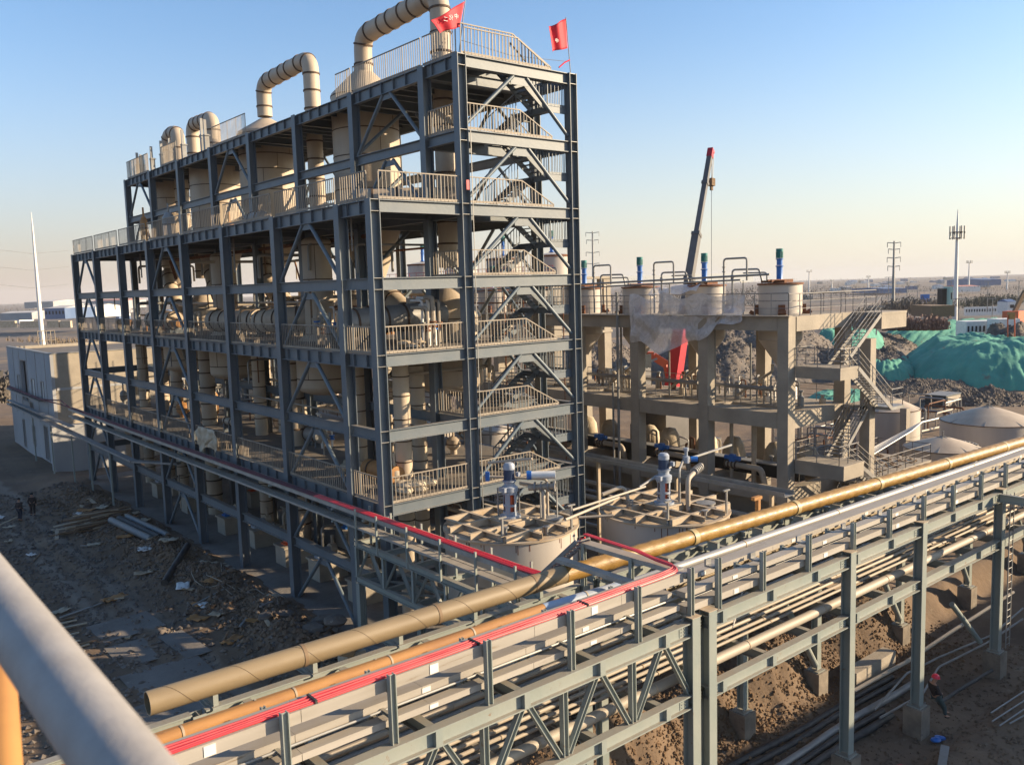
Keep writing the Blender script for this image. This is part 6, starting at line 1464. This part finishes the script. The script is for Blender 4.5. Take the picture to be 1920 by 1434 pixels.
hose([(1600, 1295), (1700, 1240), (1790, 1180), (1900, 1110)], -.75, .09, pipe_b, 'pale straight pipe running along the trench floor towards the ladder column')
hose([(1640, 1330), (1700, 1262), (1760, 1232), (1860, 1190), (1918, 1140)], -.8, .045, galv, 'curved grey hose on the trench floor, upper one')
hose([(1650, 1345), (1730, 1300), (1760, 1250), (1850, 1205), (1918, 1160)], -.8, .045, galv, 'curved grey hose on the trench floor, lower one')
hose([(1760, 1318), (1800, 1292), (1860, 1256)], -.7, .07, blackp, 'black pipe stub leading from the worker towards the ladder column pier')
for i, (a_, b_) in enumerate((((1858, 1336), (1925, 1292)), ((1860, 1352), (1925, 1310)), ((1874, 1360), (1925, 1326)), ((1893, 1356), (1925, 1338)))):
    hose([a_, b_], -.55, .03, galv, f'thin straight grey tube at the lower right edge, {ORD[i]} from the top', 'parallel tubes at the lower right edge')
p = onz(1768, 1418, -.6); plank(p.x, p.y, 2.2, .35, .28, galv, 'pale flat board lying on the ground at the bottom right', None, z=.06)
p = onz(1680, 1424, -.7); t = sack_pile(p.x, p.y, gz(p.x, p.y), 1, .22, 'red rag on the ground at the bottom right', redb, 'rag', 'rag')
p = onz(1762, 1372, -.9); sack_pile(p.x, p.y, gz(p.x, p.y), 2, .17, 'blue bag at the feet of the worker in the red helmet', blue_m, 'blue_bag', 'bag')
MB().box((13.6, -15.2, -1.0), (17.0, -14.6, -.35)).build('tie_beam', conc, None, 'rough concrete tie beam between two rear piers of the rack', 'beam')

# ------------------------------------------------------------------ people
cl_dark = mat('dark work jacket', (.03, .022, .022), .9); cl_grey = mat('grey green trousers', (.045, .065, .065), .9); skin = mat('skin', (.32, .17, .11), .6); hatr = mat('red helmet shell', (.62, .02, .05), .35); boot = mat('boot leather', (.03, .025, .02), .8); hair = mat('black hair', (.01, .01, .01), .8)
def skinned(name, J, E_, mt, parent, root=0, lv=2):
    me = bpy.data.meshes.new(name); me.from_pydata([j[:3] for j in J], E_, []); me.materials.append(mt)
    o = bpy.data.objects.new(name, me); put(o, parent, PW[parent.name].copy())
    md = o.modifiers.new('skin', 'SKIN')
    for i, j in enumerate(J):
        sv = me.skin_vertices[0].data[i]; r_ = j[3]; sv.radius = (r_, j[4] if len(j) > 4 else r_); sv.use_root = (i == root)
    md.use_smooth_shade = True; s_ = o.modifiers.new('sub', 'SUBSURF'); s_.levels = lv; s_.render_levels = lv
    return o
def person(loc, yaw, J, lab, helmet, jacket, trousers):
    t = thing('person', lab, 'person', loc); M = Matrix.Translation(V(loc)) @ Matrix.Rotation(yaw, 4, 'Z'); t.rotation_euler = (0, 0, yaw); PW[t.name] = M
    j = J
    body = [(*j['pelvis'], .15, .12), (*j['belly'], .155, .12), (*j['chest'], .18, .13), (*j['neck'], .06), (*j['head0'], .085), (*j['head1'], .10, .09)]
    E_ = [(0, 1), (1, 2), (2, 3), (3, 4), (4, 5)]
    for s_ in ('L', 'R'):
        n = len(body); body += [(*j['hip'+s_], .105), (*j['knee'+s_], .075), (*j['ankle'+s_], .05), (*j['toe'+s_], .045)]; E_ += [(0, n), (n, n+1), (n+1, n+2), (n+2, n+3)]
        n = len(body); body += [(*j['sho'+s_], .075), (*j['elb'+s_], .05), (*j['wri'+s_], .032), (*j['han'+s_], .035, .02)]; E_ += [(2, n), (n, n+1), (n+1, n+2), (n+2, n+3)]
        h = V(j['han'+s_]); w = V(j['wri'+s_]); d_ = (h-w).normalized(); sd = d_.cross(V((0, 1, .2))).normalized()
        for k in range(5):
            off = sd*(k-1.5)*.02 if k < 4 else sd*-.045; L = (.075, .085, .08, .062, .05)[k]; base = n+3 if k < 4 else n+2
            m_ = len(body); a = h+off+d_*.02 if k < 4 else w+off+d_*.03; body += [(*a, .009), (*(a+d_*L+V((0, 0, -.015))), .008)]; E_ += [(base, m_), (m_, m_+1)]
    o = skinned('body', body, E_, skin, t)
    # clothing: jacket and trousers as slightly larger skinned shells
    g_ = 1.13
    jj = [(*j['pelvis'], .165, .135), (*j['belly'], .172, .14), (*j['chest'], .2, .15)]; EE = [(0, 1), (1, 2)]
    for s_ in ('L', 'R'):
        n = len(jj); wv = V(j['wri'+s_]).lerp(V(j['elb'+s_]), .1); jj += [(*j['sho'+s_], .09), (*j['elb'+s_], .066), (*wv, .05)]; EE += [(2, n), (n, n+1), (n+1, n+2)]
    jj.append((*V(j['neck']).lerp(V(j['chest']), .35), .085)); EE.append((2, len(jj)-1))
    skinned('jacket', jj, EE, jacket, t)
    tt = [(*j['pelvis'], .16, .13)]; EE = []
    for s_ in ('L', 'R'):
        n = len(tt); av = V(j['ankle'+s_]).lerp(V(j['knee'+s_]), .1); tt += [(*j['hip'+s_], .12), (*j['knee'+s_], .09), (*av, .07)]; EE += [(0, n), (n, n+1), (n+1, n+2)]
    skinned('trousers', tt, EE, trousers, t)
    for s_ in ('L', 'R'):
        a = V(j['ankle'+s_]); b_ = V(j['toe'+s_]); skinned('boot', [(*(a+V((0, 0, .02))), .06), (*(a-V((0, 0, .045))), .055), (*(b_), .05)], [(0, 1), (1, 2)], boot, t, 0, 1)
    h = V(j['head1']); hm = MB().lathe((0, 0, 0), [(.165, -.005), (.15, .01), (.148, .03), (.14, .07), (.11, .115), (.06, .14), (.01, .147)], 20) if helmet else MB().lathe((0, 0, 0), [(.112, -.03), (.115, .03), (.09, .09), (.01, .115)], 16)
    o = bpy.data.objects.new('helmet' if helmet else 'hair', hm.mesh('helmet', helmet or hair)); put(o, t, M @ Matrix.Translation(h+V((0, 0, .02))) @ Matrix.Rotation(radians(8), 4, 'X'))
    f = MB().lathe((0, 0, 0), [(.001, -.03), (.014, -.02), (.017, 0), (.001, .022)], 8); nz = (V(j['head0'])*.35+h*.65)
    o = bpy.data.objects.new('nose', f.mesh('nose', skin)); put(o, t, M @ Matrix.Translation(nz+V((0, -.105, 0))))
    for sx in (-1, 1):
        o = bpy.data.objects.new('eye', MB().lathe((0, 0, 0), [(.001, -.012), (.014, 0), (.001, .012)], 8).mesh('eye', hair)); put(o, t, M @ Matrix.Translation(nz+V((sx*.035, -.092, .035))))
        o = bpy.data.objects.new('ear', MB().lathe((0, 0, 0), [(.001, -.03), (.018, 0), (.001, .03)], 8).mesh('ear', skin)); put(o, t, M @ Matrix.Translation(nz+V((sx*.102, -.005, .01))))
    o = bpy.data.objects.new('mouth', MB().box((-.025, -.004, -.005), (.025, .004, .005)).mesh('mouth', redb)); put(o, t, M @ Matrix.Translation(nz+V((0, -.094, -.045))))
    return t
# worker leaning back against the rack column, legs forward; figure faces -Y locally
lean = dict(pelvis=(0, -.10, .88), belly=(0, -.04, 1.02), chest=(0, .06, 1.27), neck=(0, .05, 1.44), head0=(0, .0, 1.52), head1=(0, -.04, 1.63),
            hipL=(.1, -.12, .86), kneeL=(.13, -.42, .50), ankleL=(.14, -.62, .09), toeL=(.15, -.80, .04), hipR=(-.1, -.12, .86), kneeR=(-.12, -.36, .48), ankleR=(-.12, -.42, .08), toeR=(-.13, -.6, .04),
            shoL=(.2, .06, 1.37), elbL=(.27, -.02, 1.1), wriL=(.14, -.2, .98), hanL=(.08, -.27, .95), shoR=(-.2, .06, 1.37), elbR=(-.27, -.02, 1.1), wriR=(-.14, -.22, 1.02), hanR=(-.08, -.28, 1.0))
wp = onz(1762, 1350, -.62); 
gx_, gy_ = 12.95, -18.75
person((gx_, gy_, -.75), radians(62), lean, 'worker in a red helmet and dark jacket leaning against the rack column foot', hatr, cl_dark, cl_grey)
stand = dict(pelvis=(0, 0, .93), belly=(0, 0, 1.07), chest=(0, .01, 1.32), neck=(0, .01, 1.5), head0=(0, -.01, 1.57), head1=(0, -.02, 1.67),
             hipL=(.1, 0, .9), kneeL=(.12, -.06, .5), ankleL=(.12, .02, .09), toeL=(.13, -.15, .04), hipR=(-.1, 0, .9), kneeR=(-.12, -.02, .5), ankleR=(-.12, .1, .09), toeR=(-.13, -.07, .04),
             shoL=(.2, .01, 1.42), elbL=(.26, .03, 1.14), wriL=(.25, -.07, .9), hanL=(.25, -.1, .83), shoR=(-.2, .01, 1.42), elbR=(-.26, .03, 1.14), wriR=(-.24, -.06, .9), hanR=(-.24, -.09, .83))
a = onz(38, 973, 0); person((a.x, a.y, gz(a.x, a.y)), 2.2, stand, 'dark clothed worker standing in the shaded yard, left of the pair', None, cl_dark, mat('navy trousers', (.02, .025, .04), .9))
a = onz(62, 962, 0); person((a.x, a.y, gz(a.x, a.y)), 2.8, stand, 'dark clothed worker standing in the shaded yard, right of the pair', None, cl_dark, cl_dark)
# ------------------------------------------------------------------ handrail close to the camera
Pa, Pb = atd(0, 1130, 1.5), atd(227, 1434, 1.07); dd = (Pb-Pa).normalized()
b = MB().tube([Pa-dd*2.0, Pb+dd*.9], .0485, 40)
b.build('handrail_pipe', mat('near rail paint', (.31, .29, .275), .6, col2=(.26, .24, .225), sc=12, bump=.1, bsc=60), None, 'blurred pale handrail pipe close to the camera, lower left corner', 'handrail')
Pc, Pd = atd(-6, 1190, 1.9), atd(6, 1434, 1.6)
MB().tube([Pc+(Pc-Pd)*.0, Pd+(Pd-Pc)*1.5], .032, 24).build('rail_post', orangep, None, 'blurred orange brown post behind the near handrail, left edge', 'post')
# ================================================================== AIR
hb = MB().box((-7700, -7700, -6), (7700, 7700, 95)); ho = hb.build('haze', white, None, kind='stuff', origin=(0, 0, -6)); ho.data.materials.clear()
HM = bpy.data.materials.new('haze air'); HM.use_nodes = True; N = HM.node_tree.nodes; N.remove(N['Principled BSDF'])
pv = N.new('ShaderNodeVolumePrincipled'); pv.inputs['Color'].default_value = (.80, .80, .84, 1); pv.inputs['Density'].default_value = .00010; pv.inputs['Anisotropy'].default_value = 0.0
HM.node_tree.links.new(pv.outputs[0], N['Material Output'].inputs['Volume']); ho.data.materials.append(HM)
